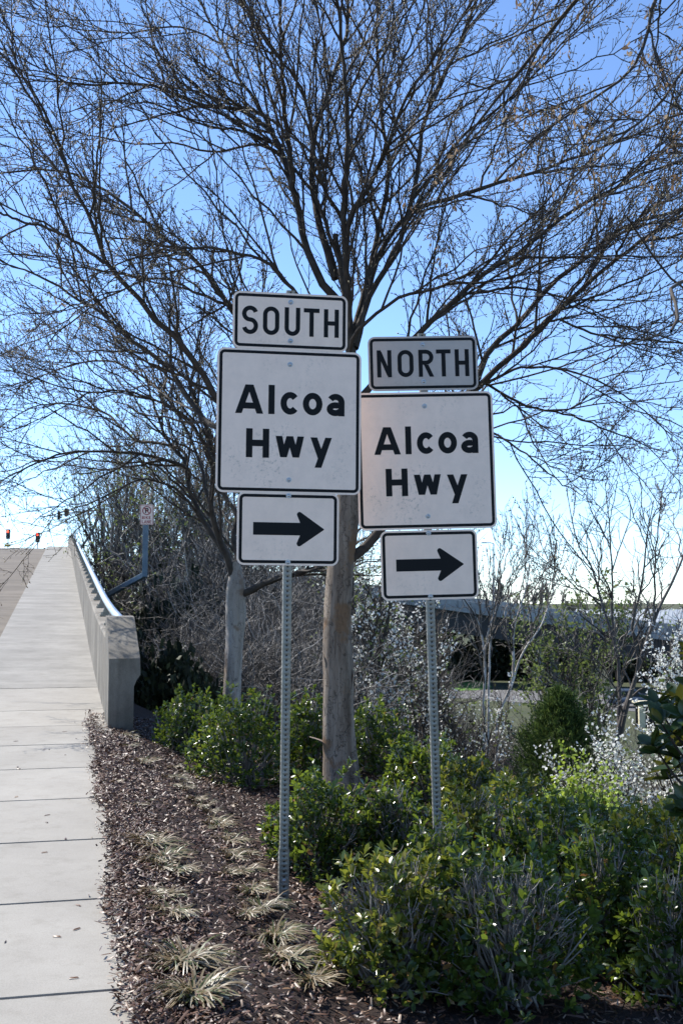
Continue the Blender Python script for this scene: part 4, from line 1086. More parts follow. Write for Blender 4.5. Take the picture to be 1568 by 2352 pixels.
# leafing shrubs
def leafy(name, label, u, Y, vtop, n, spread, mat, seed, per=4, share=.6, sz=(.05, .09), stem='darkstem', group=None, n3=7, H=None):
    g = np.random.default_rng(seed)
    t = W(u, vtop, Y); z = tz(t[0], Y); H = H or (t[2] - z); z = t[2] - H
    e = empty(name); tag(e, label, 'tree' if 'tree' in name else 'shrub', group)
    st = fan(t[0], Y, z, H, n, spread, .011 * H, g)
    tips, C3 = wood(e, st, (stem, stem, 'brush'), 10, (.22 * H, .42 * H), (.06 * H, .16 * H), (.03 * H, .07 * H), n3=n3, n4=2, r2=.003 * H + .006, r3=.006 + .0005 * H, r4=.005 + .0004 * H, up=.3, tmin=.2, a=(18, 45))
    if share: bloom(e, 'leaves', tips[g.random(len(tips)) < share], mat, per, .06, sz)
leafy('leafing_tree', 'small tree in fresh green leaf in front of the overpass', 1315, 34, 1440, 7, .26, 'young', 31, per=6, share=.7, sz=(.06, .11))
leafy('leafing_shrub', 'lime green shrub at the foot of the juniper', 1325, 13.5, 1825, 8, .4, 'lime', 32, per=4, share=.7, sz=(.03, .06))
leafy('leafing_shrub', 'loose lime shrub between the juniper and the blossoming pear', 1400, 14.5, 1840, 6, .35, 'lime', 33, per=3, share=.4, sz=(.03, .06))
for i, (u, Y, v) in enumerate(((245, 58, 1125), (300, 50, 1105), (365, 44, 1115), (440, 42, 1100), (505, 46, 1130))):
    leafy('budding_tree', ('grey multi-stemmed tree just breaking into leaf behind the parapet, ' + ('nearest the crest', 'by the small parking sign', 'by the bike lane sign', 'left of the slim trunk', 'behind the slim trunk')[i]), u, Y, v, 10, .13, 'young', 41 + i, per=3, share=.22, sz=(.07, .12), stem='brush', group='budding trees behind the parapet', n3=8)

# juniper
def juniper():
    Y = 17.5; t = W(1283, 1592, Y); z = tz(t[0], Y); H = t[2] - z
    e = empty('juniper'); tag(e, 'dense dark green juniper standing in the hollow on the right', 'tree')
    V, F = tubes(np.linspace((t[0], Y, z - .1), (t[0] + .05, Y, z + H * .97), 8)[None], np.linspace(.07, .01, 8)[None], 8); mesh_np('trunk', V, F, M['darkstem'], e, smooth=True)
    n = 3200; h = rng.random(n); th = rng.uniform(0, 6.28, n); Rm = .92 * (1 - h ** 2.4) ** .7 * (1 + .18 * np.sin(3 * th + h * 9) + .12 * np.sin(7 * th - h * 14))
    rr = Rm * rng.uniform(.45, 1.02, n)
    p = np.stack([t[0] + np.cos(th) * rr, Y + np.sin(th) * rr, z + .1 + h * (H - .1)], 1)
    d = np.stack([np.cos(th) * .6, np.sin(th) * .6, .8 + 0 * th], 1) + rng.normal(size=(n, 3)) * .3
    m = 9; pos = np.repeat(p, m, 0) + rng.normal(size=(n * m, 3)) * .055; dd = np.repeat(d, m, 0) + rng.normal(size=(n * m, 3)) * .55
    x, y, zz = frames(dd); L = rng.uniform(.05, .12, n * m)
    V, F = stamp(QUAD_V, QUAD_F, pos, x, y, zz, np.stack([L * .22, L, L * .3], 1)); o = mesh_np('foliage', V, F, M['cedar'], e); o['kind'] = 'stuff'
juniper()

# tangled bare shrubs: a few built, the rest copied
protos = []
for k in range(5):
    g = np.random.default_rng(70 + k)
    e = empty('bare_shrub'); H = 3.0
    st = fan(0, 0, 0, H, 9, .42, .022, g)
    wood(e, st, ('darkstem', 'brush', 'brush'), 9, (.7, 1.6), (.3, .8), (.15, .4), n3=6, n4=2, r2=.015, r3=.0085, r4=.006, up=.12, tmin=.1, sep=False, a=(25, 70))
    protos.append(e)
def copy_tree(root):
    c = root.copy(); COL.objects.link(c)
    for ch in [o for o in bpy.data.objects if o.parent == root]:
        d = ch.copy(); COL.objects.link(d); d.parent = c
    return c
g = np.random.default_rng(5); used = set()
spots = []
for u in range(290, 700, 48):
    spots += [(u + g.uniform(-20, 20), g.uniform(15.5, 18), g.uniform(.75, 1.0)), (u + g.uniform(-20, 20), g.uniform(20, 25), g.uniform(1.2, 1.6)), (u + g.uniform(-20, 20), g.uniform(28, 36), g.uniform(1.9, 2.5))]
for u in range(690, 1600, 85): spots.append((u + g.uniform(-30, 30), g.uniform(14.5, 17), g.uniform(.35, .6)))
for u in range(700, 1600, 62): spots.append((u + g.uniform(-25, 25), g.uniform(25, 31), g.uniform(1.0, 1.7) * (.7 if u > 1020 else 1)))
for u in (960, 1010, 1050, 1100, 1150, 1190, 1240, 1300, 1360, 1450, 1520): spots.append((u + g.uniform(-20, 20), g.uniform(33, 42), g.uniform(.9, 1.25)))
for u in (990, 1060, 1130, 1200, 1270): spots.append((u + g.uniform(-20, 20), g.uniform(62, 80), g.uniform(.9, 1.2)))
for u in range(700, 1420, 75): spots.append((u + g.uniform(-25, 25), g.uniform(38, 55), g.uniform(1.5, 2.4) * (.5 if u > 980 else 1)))
for i, (u, Y, sc) in enumerate(spots):
    pr = protos[i % 5]; e = pr if i < 5 else copy_tree(pr)
    x = (u - 784) / FPX * Y
    lim = (.39 + .35 + 1.45 * sc) / NV[0] - Y * NV[1] / NV[0]
    if x < lim: x = lim + g.uniform(0, 1.5)
    e.location = (x, Y, tz(x, Y) - .05); e.rotation_euler = (0, 0, g.uniform(0, 6.28)); e.scale = (sc * g.uniform(.85, 1.15),) * 2 + (sc,)
    if u < 700: tag(e, 'tangled bare grey shrub in the dark thicket between parapet and thick trunk', 'shrub', 'bare thicket shrubs')
    else: tag(e, 'bare grey brush in the hollow right of the thick trunk', 'shrub', 'bare hollow brush')

# low dark evergreen undergrowth in the shade by the parapet
ivy_protos = {}
def under(label, u, Y, wpx, H, seed, mat='ivy', n=900, big=False):
    """leafy mound; alike mounds share their leaves, turned and scaled"""
    g = np.random.default_rng(seed); x = (u - 784) / FPX * Y; z = tz(x, Y); r = wpx / 2 / FPX * Y
    kind = 'big' if big else 'low' if H < 1.5 else 'mid'
    e = empty('evergreen_tree' if big else 'evergreen_undergrowth', (x, Y, z - .05), (0, 0, g.uniform(0, 6.28)))
    tag(e, label, 'tree' if big else 'shrub', 'dark evergreens under the overpass' if big else 'shaded undergrowth')
    key = (kind, seed % 2)
    if key not in ivy_protos:
        m = {'big': 1500, 'low': 1100, 'mid': 2600}[kind]; th = g.uniform(0, 6.28, m); c = g.random(m); sr = np.sqrt(1 - c * c)
        p = np.stack([np.cos(th) * sr, np.sin(th) * sr, c], 1) * g.uniform(.6, 1.05, m)[:, None] * (1 + .15 * np.sin(4 * th) + .08 * np.sin(7 * th + 4 * c))[:, None]
        o = bloom(e, 'foliage', p, mat, 6, .055, {'big': (.07, .14), 'low': (.08, .15), 'mid': (.045, .09)}[kind]); ivy_protos[key] = o
    else:
        o = ivy_protos[key].copy(); COL.objects.link(o); o.parent = e
    e.scale = (r, r * .85, H)
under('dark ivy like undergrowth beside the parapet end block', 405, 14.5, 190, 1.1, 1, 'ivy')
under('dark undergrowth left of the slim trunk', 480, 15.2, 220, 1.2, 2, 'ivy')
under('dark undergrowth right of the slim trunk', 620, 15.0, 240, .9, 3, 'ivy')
for i, (u, Y, wpx, H, wh) in enumerate(((420, 27, 330, 4.6, 'left of the slim trunk'), (560, 30, 330, 5.0, 'behind the slim trunk'), (720, 27, 300, 3.6, 'behind the thick trunk'), (900, 33, 380, 3.4, 'behind the tall pear'), (1060, 44, 300, 3.6, 'behind the white sycamores'), (1200, 36, 240, 3.4, 'behind the leaning sycamore'), (1350, 40, 220, 3.2, 'behind the small leafing tree'), (1150, 24, 240, 1.5, 'left of the juniper'), (1440, 23, 240, 1.4, 'right of the juniper'), (960, 25, 260, 2.2, 'behind the right sign post'), (790, 22, 240, 1.8, 'at the back of the thick trunk'), (350, 22, 190, 2.6, 'close to the parapet'))):  # mounds added as dark backing, standing in for shaded depth
    under('dark leafy mound added for shaded depth far ' + wh if i < 7 else 'deep shaded ivy mound ' + wh, u, Y, wpx, H, 10 + i, 'ivy', 2600)

# magnolia reaching in at the right edge
M['magnolia'] = m_island('leathery_magnolia_leaves', [(0, (.010, .026, .010)), (.6, (.022, .05, .014)), (.85, (.05, .075, .018)), (1, (.17, .12, .03))], .34, .5, trans=.2, tcol=(.28, .26, .03))
def magnolia():
    e = empty('magnolia'); tag(e, 'magnolia with large leathery dark leaves at the right edge', 'tree')
    base = np.array((1.80, 5.75, tz(1.80, 5.75)))
    V, F = tubes(catmull([base - np.array((0, 0, .1)), base + np.array((.02, 0, .5)), base + np.array((-.02, .03, 1.0)), base + np.array((.03, 0, 1.55))], 14)[None], np.linspace(.035, .010, 14)[None], 10); mesh_np('trunk', V, F, M['limb'], e, smooth=True)
    ends = [(1500, 1612), (1545, 1595), (1510, 1655), (1492, 1705), (1535, 1690), (1565, 1640), (1548, 1735), (1520, 1760), (1560, 1830), (1575, 1870), (1590, 1500), (1600, 1560), (1600, 1700), (1640, 1780), (1640, 1620), (1690, 1600), (1720, 1680), (1700, 1760), (1740, 1840), (1660, 1860), (1650, 1540), (1680, 1900), (1610, 1480), (1730, 1760), (1660, 1700), (1620, 1640)]
    C = []; tips = []
    for i, (u, v) in enumerate(ends):
        t = W(u + 8, v + 8, 5.6 + .38 * math.sin(i * 2.1)); b = base + np.array((0, 0, max(.15, min(1.5, t[2] - base[2] - .28))))
        C.append(catmull([b, (b + t) / 2 + np.array((0, 0, -.04)), t], 10)); tips.append(t)
    C = np.array(C); V, F = tubes(C, np.repeat(np.linspace(.009, .004, 10)[None], len(C), 0), 6); o = mesh_np('branches', V, F, M['limb'], e, smooth=True)
    tips = np.array(tips); extra = C[:, 8] + rng.normal(size=tips.shape) * .02
    allp = np.concatenate([tips, extra]); m = 6
    pos = np.repeat(allp, m, 0); n = len(pos); ax = np.repeat(np.concatenate([C[:, -1] - C[:, -3]] * 2), m, 0); ax = norm(norm(ax) + np.array((0, 0, .5)))
    e1 = norm(np.cross(ax, rng.normal(size=ax.shape))); e2 = np.cross(ax, e1); k = np.tile(np.arange(m), len(allp)); phi = k * 2.4 + np.repeat(rng.uniform(0, 6, len(allp)), m)
    el = R(20) + (1 - k / m) * R(65); d = norm(np.cos(el)[:, None] * ax + np.sin(el)[:, None] * (np.cos(phi)[:, None] * e1 + np.sin(phi)[:, None] * e2))
    up = ax - d * np.sum(ax * d, 1, keepdims=True); z = norm(up + .2 * rng.normal(size=ax.shape)); x = norm(np.cross(d, z)); z = np.cross(x, d)
    L = rng.uniform(.08, .125, n)
    LV = []; LF = []
    for j in range(7):
        t = j / 6; w = .26 * math.sin(math.pi * (t * .92 + .04)) ** .75
        for s_ in (-1, 0, 1): LV.append((s_ * w, t, abs(s_) * .10 - .10 * t * t))
    for j in range(6):
        for s_ in (0, 1):
            a = j * 3 + s_; LF += [(a, a + 1, a + 4), (a, a + 4, a + 3)]
    for q in range(n):
        V, F = stamp(LV, LF, pos[q:q + 1], x[q:q + 1], d[q:q + 1], z[q:q + 1], L[q:q + 1])
        mesh_np('leaf', V, F, M['magnolia'], e, smooth=True)
magnolia()

# ------------------------------------------------------------------ overpass beyond the hollow
def overpass():
    e = empty('overpass'); tag(e, 'blue grey concrete overpass on dark girders crossing behind the trees', 'bridge')
    A = W(250, 1271, 160); Bp = W(1900, 1492, 118)
    A = np.array(A); Bp = np.array(Bp); d = Bp - A; L = np.linalg.norm(d); d /= L
    back = np.array((-d[1], d[0], 0)); back /= np.linalg.norm(back)
    if back[1] < 0: back = -back
    upv = np.array((0, 0, 1.0))
    def prism(name, t0, t1, b0, b1, z0, z1, mat):
        bm = bmesh.new()
        vs = [bm.verts.new(tuple(A + d * t + back * b + upv * z)) for t in (t0, t1) for (b, z) in ((b0, z0), (b1, z0), (b1, z1), (b0, z1))]
        for f in ((0, 1, 2, 3), (7, 6, 5, 4), (0, 4, 5, 1), (1, 5, 6, 2), (2, 6, 7, 3), (3, 7, 4, 0)): bm.faces.new([vs[i] for i in f])
        return bm_obj(name, bm, mat, e)
    n = 16
    for i in range(n):
        prism('barrier', L * i / n + .03, L * (i + 1) / n - .03, 0, .3, -.85, 0, M['overpass'])
    prism('slab_edge', 0, L, -.12, .5, -1.35, -.852, M['overpass'])
    prism('deck', 0, L, .5, 11, -1.3, -.95, M['overpass'])
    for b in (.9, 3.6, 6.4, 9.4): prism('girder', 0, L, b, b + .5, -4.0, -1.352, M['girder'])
    prism('far_barrier', 0, L, 10.7, 11, -.948, 0, M['overpass'])
    for t in np.arange(10, L, 26):
        c = A + d * t
        for b in (2.2, 8.2):
            p = c + back * b; cyl('pier_column', (p[0], p[1], tz(p[0], p[1]) - .3), (p[0], p[1], c[2] - 4.6), .55, .55, M['overpass'], e, 16)
        prism('pier_cap', t - .6, t + .6, .7, 10.2, -4.9, -4.002, M['overpass'])
    m = 42
    for i in range(m):
        c = A + d * (L * (i + .5) / m) + back * .15; cyl('fence_post', c, c + upv * .95, .035, .035, M['galv'], e, 6)
    P = np.array([[A + back * .15 + upv * .95, A + back * .15 + d * L * .5 + upv * .95, Bp + back * .15 + upv * .95]]); V, F = tubes(P, np.full((1, 3), .03), 5); mesh_np('fence_rail', V, F, M['galv'], e)
overpass()
for i, (u, Y) in enumerate(((640, 150), (760, 146), (870, 143), (990, 150), (1110, 152), (1230, 150), (1340, 150), (1450, 148), (1550, 146), (300, 120), (400, 118), (520, 118))):  # masses added to darken the space below the deck
    under('dark tree mass added to deepen the shade under the overpass', u, Y, 150, (7.0, 5.5, 6.2)[i % 3] + (2 if u < 900 else 0), 60 + i, 'ivy', 1500, big=True)

def lamp_post():
    e = empty('lamp_post'); tag(e, 'thin dark street lamp with short arm on the far overpass', 'street lamp')
    b = W(1133, 1398, 140); t = W(1133, 1249, 140); V, F = tubes(np.array([[b, (b + t) / 2, t]]), np.array([[.12, .10, .07]]), 8); mesh_np('pole', V, F, M['bluesteel'], e)
    a = W(1116, 1247, 140); V, F = tubes(np.array([[t, (a + t) / 2 + np.array((0, 0, .1)), a]]), np.array([[.06, .05, .04]]), 6); mesh_np('arm', V, F, M['bluesteel'], e)
    box('lamp_head', tuple(a + np.array((-.25, 0, .02))), (.7, .28, .14), M['bluesteel'], e, bevel=.04)
lamp_post()

def barn():
    e = empty('metal_roofed_building'); tag(e, 'long building with pale ribbed metal roof beyond the overpass', 'building')
    M['roof'] = m_noise('pale_metal_roof', [(.3, (.36, .39, .41)), (.7, (.46, .49, .50))], 1, .45, metal=.3); M['siding'] = m_simple('white_siding', (.62, .64, .64), .7)
    R0 = W(1331, 1399, 185); R1 = W(1760, 1410, 175); E0 = W(1345, 1432, 178); gz = tz(R0[0], 185)
    ax = norm((R1 - R0) * np.array((1, 1, 0))); L = np.linalg.norm(R1 - R0); side = np.array((ax[1], -ax[0], 0)); side = side if side[1] < 0 else -side
    hw = 7.0; eh = R0[2] - 2.6
    for sgn in (1, -1):
        a = R0 - ax * .6; b = R0 + ax * L
        V = [a, b, b + side * hw * sgn + np.array((0, 0, -2.7)), a + side * hw * sgn + np.array((0, 0, -2.7))]
        V = V + [v - np.array((0, 0, .12)) for v in V]
        o = mesh_np('roof_slope', V, [(0, 1, 2, 3), (7, 6, 5, 4), (0, 4, 5, 1), (1, 5, 6, 2), (2, 6, 7, 3), (3, 7, 4, 0)], M['roof'], e)
        nr = 46
        for i in range(nr if sgn == 1 else 0):
            p = a + ax * (L * (i + .5) / nr) + np.array((0, 0, .03)); q = p + side * hw * sgn + np.array((0, 0, -2.7))
            V, F = tubes(np.array([[p, (p + q) / 2, q]]), np.full((1, 3), .05), 4); mesh_np('rib', V, F, M['roof'], o)
    c = R0 + ax * (L / 2)
    bm = bmesh.new(); w = hw - .4
    pts = [(-w, gz), (w, gz), (w, R0[2] - 2.65), (0, R0[2] - .15), (-w, R0[2] - 2.65)]
    f = [bm.verts.new(tuple(R0 + side * s_ * np.array((1, 1, 0)) + np.array((0, 0, z - R0[2])))) for s_, z in pts]; g2 = [bm.verts.new(tuple(Vector(v.co) + Vector(ax * L))) for v in f]
    bm.faces.new(f); bm.faces.new(g2[::-1])
    for i in range(5): j = (i + 1) % 5; bm.faces.new((f[i], f[j], g2[j], g2[i]))
    bm_obj('wall', bm, M['siding'], e)
barn()

# ------------------------------------------------------------------ low ground beyond: lane, lawn, cars
GZ = tz(40, 120)
def sheet(name, label, pts, mat, dz):
    bm = bmesh.new(); f = [bm.verts.new((x, y, GZ + dz)) for x, y in pts]; bm.faces.new(f)
    o = bm_obj(name, bm, mat); tag(o, label, kind='structure'); return o
def onflat(u, v):
    b = (1176 - v) / FPX; a = (u - 784) / FPX; dy = math.cos(PITCH) - b * math.sin(PITCH); dz = math.sin(PITCH) + b * math.cos(PITCH); k = (GZ - CZ) / dz
    return a * k, dy * k
M['lane'] = m_noise('grey_asphalt_lane', [(.3, (.10, .098, .095)), (.7, (.16, .155, .15))], 2, .9)
M['lawn'] = m_noise('fresh_green_lawn', [(.3, (.07, .16, .02)), (.7, (.13, .26, .035))], 3, .9, bumps=(20, .6, .05))
M['field'] = m_noise('dull_spring_grass', [(.3, (.035, .045, .016)), (.7, (.07, .075, .03))], .6, .95, bumps=(12, .6, .05))
sheet('field', 'dull grass of the low ground beyond the brush', [(-60, 75), (120, 60), (300, 330), (-60, 330)], M['field'], .03)
sheet('lane', 'grey lane running below the overpass', [onflat(940, 1596), onflat(940, 1583), onflat(1300, 1588), onflat(1700, 1600), onflat(1700, 1655), onflat(1330, 1625)], M['lane'], .06)
sheet('lawn', 'bright green lawn patch beside the lane', [onflat(u, v) for u, v in ((1030, 1583), (1052, 1588), (1092, 1587), (1130, 1580), (1120, 1571), (1085, 1563), (1050, 1566), (1036, 1574))], M['lawn'], .09)

def car(label, x, y, rz, col, pick=False):
    e = empty('parked_car', (x, y, GZ + .07), (0, 0, rz)); tag(e, label, 'car', 'cars parked on the low ground')
    paint = m_simple('car_paint_' + ('white' if pick else 'blue'), col, .3); glass = M.setdefault('glass', m_simple('car_glass', (.02, .03, .04), .08)); tyre = M.setdefault('tyre', m_simple('tyre_rubber', (.02, .02, .02), .8))
    bm = bmesh.new(); prof = [(-2.35, .35), (-2.4, .75), (-2.3, 1.02), (1.15, 1.02), (2.2, .92), (2.4, .65), (2.38, .35)]
    def ext(bm, prof, w, tw=1.0):
        f = [bm.verts.new((px, -w, pz)) for px, pz in prof]; b = [bm.verts.new((px, w, pz)) for px, pz in prof]
        bm.faces.new(f); bm.faces.new(b[::-1])
        for i in range(len(f)): j = (i + 1) % len(f); bm.faces.new((f[i], b[i], b[j], f[j]))
    ext(bm, prof, .92); bmesh.ops.bevel(bm, geom=bm.edges[:], offset=.06, segments=2, affect='EDGES'); bm_obj('body', bm, paint, e, smooth=True)
    bm = bmesh.new(); ext(bm, [(-2.2, 1.0), (-2.0, 1.68), (.25, 1.70), (1.15, 1.0)] if not pick else [(-.6, 1.0), (-.5, 1.7), (.4, 1.7), (1.15, 1.0)], .80); bmesh.ops.bevel(bm, geom=bm.edges[:], offset=.05, segments=2, affect='EDGES'); bm_obj('cabin', bm, paint, e, smooth=True)
    for sy in (-1, 1):
        bm = bmesh.new(); q = [(-2.0, 1.08), (-1.85, 1.55), (.18, 1.57), (.85, 1.08)] if not pick else [(-.45, 1.08), (-.38, 1.57), (.32, 1.57), (.85, 1.08)]
        f = [bm.verts.new((px, sy * .81, pz)) for px, pz in q]; b = [bm.verts.new((px, sy * .79, pz)) for px, pz in q]; bm.faces.new(f); bm.faces.new(b[::-1])
        for i in range(4): bm.faces.new((f[i], b[i], b[(i + 1) % 4], f[(i + 1) % 4]))
        bm_obj('side_window', bm, glass, e)
        for px in (-1.45, 1.45):
            w = cyl('wheel', (px, sy * .70, .36), (px, sy * .94, .36), .36, .36, tyre, e, 18); cyl('rim', (px, sy * .90, .36), (px, sy * .955, .36), .22, .20, M['bolt'], w, 14)
        box('headlight', (2.36, sy * .68, .78), (.08, .3, .14), M['bolt'], e, bevel=.02)
    bm = bmesh.new(); f = [bm.verts.new(p) for p in ((.42, -.7, 1.6), (.42, .7, 1.6), (1.10, .72, 1.08), (1.10, -.72, 1.08))]; fc = bm.faces.new(f); r_ = bmesh.ops.extrude_face_region(bm, geom=[fc]); bmesh.ops.translate(bm, vec=(.03, 0, .03), verts=[v for v in r_['geom'] if isinstance(v, bmesh.types.BMVert)]); bm_obj('windscreen', bm, glass, e)
x, y = onflat(1452, 1625); car('dark blue sport utility car half hidden by the bare tree', x, y, R(-8), (.06, .085, .12))
x, y = onflat(1545, 1622); car('white pickup at the right edge behind the pear blossom', x, y, R(-12), (.72, .74, .74), True)
def kiosk():
    x, y = onflat(1540, 1648); y -= 8; x *= (y / (y + 8)); e = empty('cream_shelter', (x, y, GZ)); tag(e, 'small cream walled shelter with dark openings at the right edge', 'shelter')
    cream = m_simple('cream_render', (.62, .55, .36), .8)
    for px in (-2.4, -.8, .8, 2.4): box('pillar', (px, 0, .95), (.5, .4, 1.9), cream, e, bevel=.02)
    box('back_wall', (0, 1.2, .95), (5.2, .15, 1.9), M['girder'], e); box('roof', (0, .5, 1.99), (5.6, 2.2, .16), cream, e, bevel=.02); box('bench', (0, .7, .45), (4.6, .5, .1), M['girder'], e)
kiosk()
def tarp():
    x, y = onflat(1376, 1590); e = empty('tan_tent', (x, y, GZ + .05)); tag(e, 'tan tent pitched under the overpass seen through leaves', 'tent')
    m = m_noise('tan_canvas', [(.3, (.42, .33, .18)), (.7, (.55, .44, .26))], 2, .85)
    for sgn in (-1, 1):
        V = [(0, -1.8, 3.6), (0, 1.8, 3.6), (sgn * 1.5, 1.8, 0), (sgn * 1.5, -1.8, 0)]; V += [(a, b, c - .06) for a, b, c in V]
        mesh_np('canvas', V, [(0, 1, 2, 3), (7, 6, 5, 4), (0, 4, 5, 1), (1, 5, 6, 2), (2, 6, 7, 3), (3, 7, 4, 0)], m, e)
    mesh_np('end_flap', [(0, -1.7, 3.5), (-1.45, -1.7, 0), (1.45, -1.7, 0), (0, -1.74, 3.5), (-1.45, -1.74, 0), (1.45, -1.74, 0)], [(0, 1, 2), (5, 4, 3)], m, e)
tarp()

# distant wooded ridge
def ridge():
    g = np.random.default_rng(3)
    M['far_wood'] = m_island('far_bare_wood', [(0, (.13, .11, .10)), (.7, (.22, .19, .17)), (1, (.17, .20, .08))], .9, .1)
    xs = np.linspace(-60, 420, 60); top = CZ + (6 * np.exp(-((xs - 60) / 35) ** 2)) - 6 + 2.2 * np.sin(xs * .05)
    V = []; 
    for x, t in zip(xs, top): V += [(x, 330, GZ - 1), (x, 352, t - 5), (x, 420, t - 4), (x, 520, GZ - 1)]
    F = []
    for i in range(59):
        for k in range(3): a = i * 4 + k; F.append((a, a + 4, a + 5, a + 1))
    o = mesh_np('hill', V, F, M['field'], smooth=True); tag(o, 'low wooded ridge behind the overpass', kind='structure')
    n = 90; x = g.uniform(15, 130, n); y = g.uniform(335, 380, n); z = np.interp(x, xs, top) - 4 + g.uniform(-3, 1, n)
    H = g.uniform(5, 9, n); base = np.stack([x, y, z], 1)
    P = base[:, None, :] + np.linspace(0, 1, 5)[None, :, None] * np.stack([g.normal(size=n) * .5, g.normal(size=n) * .5, H], 1)[:, None]
    Rr = np.repeat(np.linspace(.35, .15, 5)[None], n, 0)
    C, r = grow(P, Rr, 9, 2.0, 4.5, R(25), R(60), K=4, r0=.22, r1=.13, tmin=.25, up=.3)
    C3, r3 = grow(C, r, 6, .8, 2.0, R(25), R(65), K=3, r0=.14, r1=.11, tmin=.2, up=.3)
    v1, f1 = tubes(P, Rr, 4); v2, f2 = tubes(C, r, 3); v3, f3 = tubes(C3, r3, 3)
    o = mesh_np('far_woodland', np.concatenate([v1, v2, v3]), np.concatenate([f1, f2 + len(v1), f3 + len(v1) + len(v2)]), M['far_wood']); tag(o, 'hazy brown and green wood on the far ridge', 'wood', kind='stuff')
ridge()

# ------------------------------------------------------------------ parking signs on bent posts behind the parapet
def parking_sign(label, Y, s0, elbow, top, sign_c, sw, sh, arm_w, full):
    e = empty('parking_sign'); tag(e, label, 'sign', 'parking signs on bent posts')
    p0 = np.array(s0); p1 = W(*elbow, Y); p2 = W(*top, Y)
    def sq(a, b, w, name):
        d = Vector(b - a); M4 = d.to_track_quat('Z', 'Y').to_matrix(); bm = bmesh.new(); box_bm(bm, tuple((a + b) / 2), (w, w, d.length), M4, bevel=w * .08); return bm_obj(name, bm, M['bluesteel'], e)
    sq(p0, p1, arm_w, 'bent_arm'); sq(p1 - np.array((0, 0, arm_w * .45)), p2, arm_w * .97, 'post')
    box('anchor_plate', tuple(p0), (.06, .3, .3), M['bluesteel'], e)
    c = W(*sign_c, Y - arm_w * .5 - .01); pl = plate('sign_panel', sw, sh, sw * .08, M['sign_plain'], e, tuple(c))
    border(sw, sh, sw * .08, sw * .03, sw * .035, -.0015, pl, M['red'])
    k = sw / 12 / IN
    def lt(ch, x, z, w, h, t, m=M['red']):
        bm = bmesh.new()
        for i, st in enumerate(glyph(ch, w, h, t)): stroke_bm(bm, [(a * IN * k, b * IN * k) for a, b in st], t * IN * k, -.004 - .0004 * i, .002, x * IN * k, z * IN * k)
        return bm_obj('letter', bm, m, pl)
    zc = 3.6 if full else 1.0
    lt('P', -1.5, zc - 2.2, 3.2, 4.4, .95, M['black'])
    bm = bmesh.new(); stroke_bm(bm, [(q[0] * IN * k, q[1] * IN * k) for q in arc(0, 0, 3.6, 3.6, 0, 360, 32)], .75 * IN * k, -.006, .002, 0, zc * IN * k)
    if full: stroke_bm(bm, [(q[0] * IN * k, q[1] * IN * k) for q in ((-2.5, 2.5), (2.5, -2.5))], .75 * IN * k, -.0065, .002, 0, zc * IN * k)
    bm_obj('ring', bm, M['red'] if full else M['black'], pl)
    if full:
        for ch, x, w in (('B', -4.2, 1.8), ('I', -1.9, .6), ('K', -.7, 1.9), ('E', 1.9, 1.6)): lt(ch, x, -3.9, w, 2.6, .5)
        for ch, x, w in (('L', -4.2, 1.6), ('A', -2.2, 2.0), ('N', .2, 1.8), ('E', 2.5, 1.5)): lt(ch, x, -7.6, w, 2.6, .5)
    else:
        bm = bmesh.new(); stroke_bm(bm, [(-3 * IN * k, 0), (3 * IN * k, 0)], .8 * IN * k, -.006, .002, 0, -5.5 * IN * k); bm_obj('text_bar', bm, M['black'], pl)
Y = 25.7
parking_sign('no parking bike lane sign on bent blue grey post behind the parapet', Y, P3(Y / DV[1] + .9, N1 + .29, .15), (333, 1320), (336, 1166), (337.5, 1182), .305, .457, .115, True)
Y = 58.0
sB = (Y + .5) / DV[1] + 2.8
parking_sign('distant small parking sign above the parapet near the crest', Y, P3(sB, N1 + .29, .1), (212, 1222), (228, 1176), (228.5, 1181), .30, .45, .10, False)

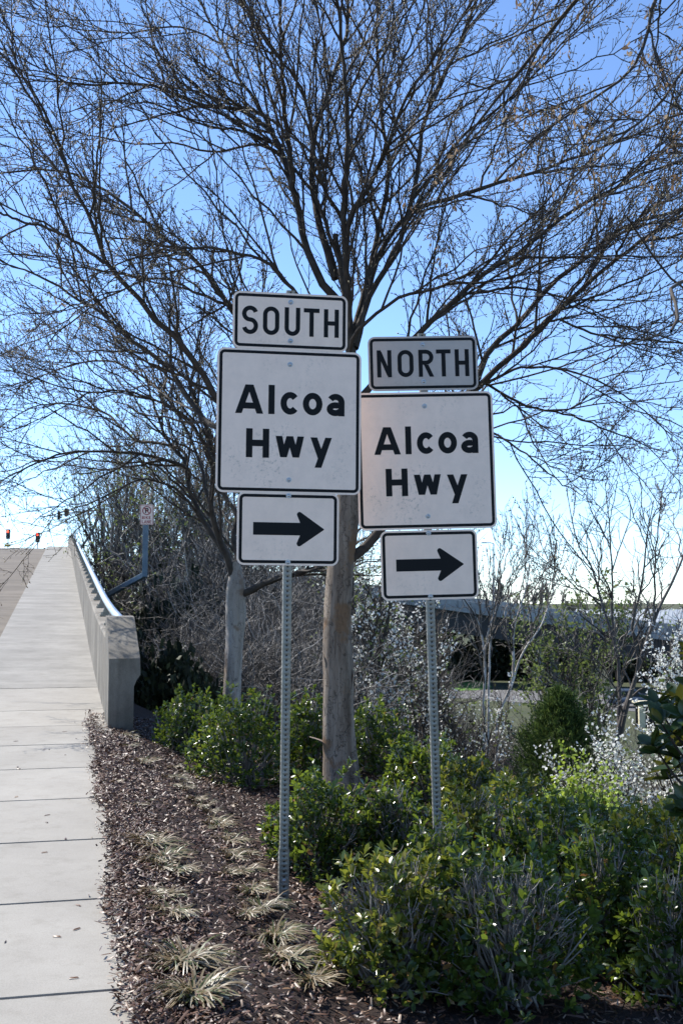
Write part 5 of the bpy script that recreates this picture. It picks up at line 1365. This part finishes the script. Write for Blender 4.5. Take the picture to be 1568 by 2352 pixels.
# ------------------------------------------------------------------ traffic lights at the crest
def m_emit(name, col, st):
    m, n, l, b = mat_new(name, .3); b.inputs['Base Color'].default_value = (*col, 1); b.inputs['Emission Color'].default_value = (*col, 1); b.inputs['Emission Strength'].default_value = st; return m
M['lit_red'] = m_emit('lit_red_lens', (1, .06, .03), 5.0); M['lens'] = m_simple('unlit_lens', (.02, .03, .03), .2); M['house'] = m_simple('black_signal_housing', (.012, .014, .016), .6)
M['yellow'] = m_simple('yellow_push_box', (.62, .40, .04), .5)
def traffic_light(label, u, v0, v1, Y, lit, pole_v, turn=0.0):
    c = W(u, (v0 + v1) / 2, Y); H = (v1 - v0) / FPX * Y; w = H * .44
    e = empty('traffic_light', tuple(c), (0, 0, turn)); tag(e, label, 'traffic light', 'traffic lights beyond the crest')
    box('backplate', (0, .08, 0), (w, .05, H), M['house'], e, bevel=.01); box('housing', (0, -.04, 0), (w * .62, .2, H * .86), M['house'], e, bevel=.03)
    for i in range(3):
        z = (1 - i) * H * .28
        cyl('lens', (0, -.16, z), (0, -.14, z), w * .25, w * .25, M['lit_red'] if (i == 0 and lit) else M['lens'], e, 20)
        bm = bmesh.new(); n = 12; rr = w * .28
        A = [bm.verts.new((rr * math.cos(math.pi * k / n * 1.2 - .31), -.14, z + rr * math.sin(math.pi * k / n * 1.2 - .31))) for k in range(n + 1)]; B2 = [bm.verts.new((x.co.x, -.38, x.co.z)) for x in A]
        for k in range(n): bm.faces.new((A[k], A[k + 1], B2[k + 1], B2[k]))
        bm_obj('visor', bm, M['house'], e)
    if pole_v: b = W(u, pole_v, Y); cyl('pole', (0, .1, -H / 2), (0, .1, b[2] - c[2] - 2.5), .07, .07, M['galv'], e, 8)
    return e
traffic_light('red traffic light on thin pole farthest left', 19, 1215.5, 1238, 150, True, 1258)
traffic_light('red traffic light on thin pole nearer the walkway', 87, 1223, 1246, 150, True, 1262)
traffic_light('dark traffic light hanging lower, turned sideways over the crest', 136.5, 1173, 1193, 140, False, None, R(70))
traffic_light('dark traffic light hanging higher beside the budding trees', 153, 1167, 1187, 140, False, None, R(70))
def mast():
    e = empty('mast_arm'); tag(e, 'thin mast arm carrying the two dark traffic lights into the trees', 'mast arm')
    a = W(128, 1187, 140.3); b = W(162, 1178, 140.3); c = W(240, 1170, 140.3); f = np.array((c[0], c[1], tz(c[0], c[1])))
    V, F = tubes(np.array([[a, b, c]]), np.array([[.05, .07, .12]]), 8); mesh_np('arm', V, F, M['bluesteel'], e); V, F = tubes(np.array([[f, (f + c) / 2, c + np.array((0, 0, .4))]]), np.array([[.18, .15, .12]]), 10); mesh_np('upright', V, F, M['bluesteel'], e)
mast()
o = box('yellow_signal_box', tuple(W(18, 1253, 149)), (.75, .3, .3), M['yellow'], bevel=.03); tag(o, 'yellow box at the foot of the leftmost red traffic light', 'box')

if 0:
    print('TRIS', sum(sum(len(p.vertices) - 2 for p in m.polygons) for m in bpy.data.meshes))
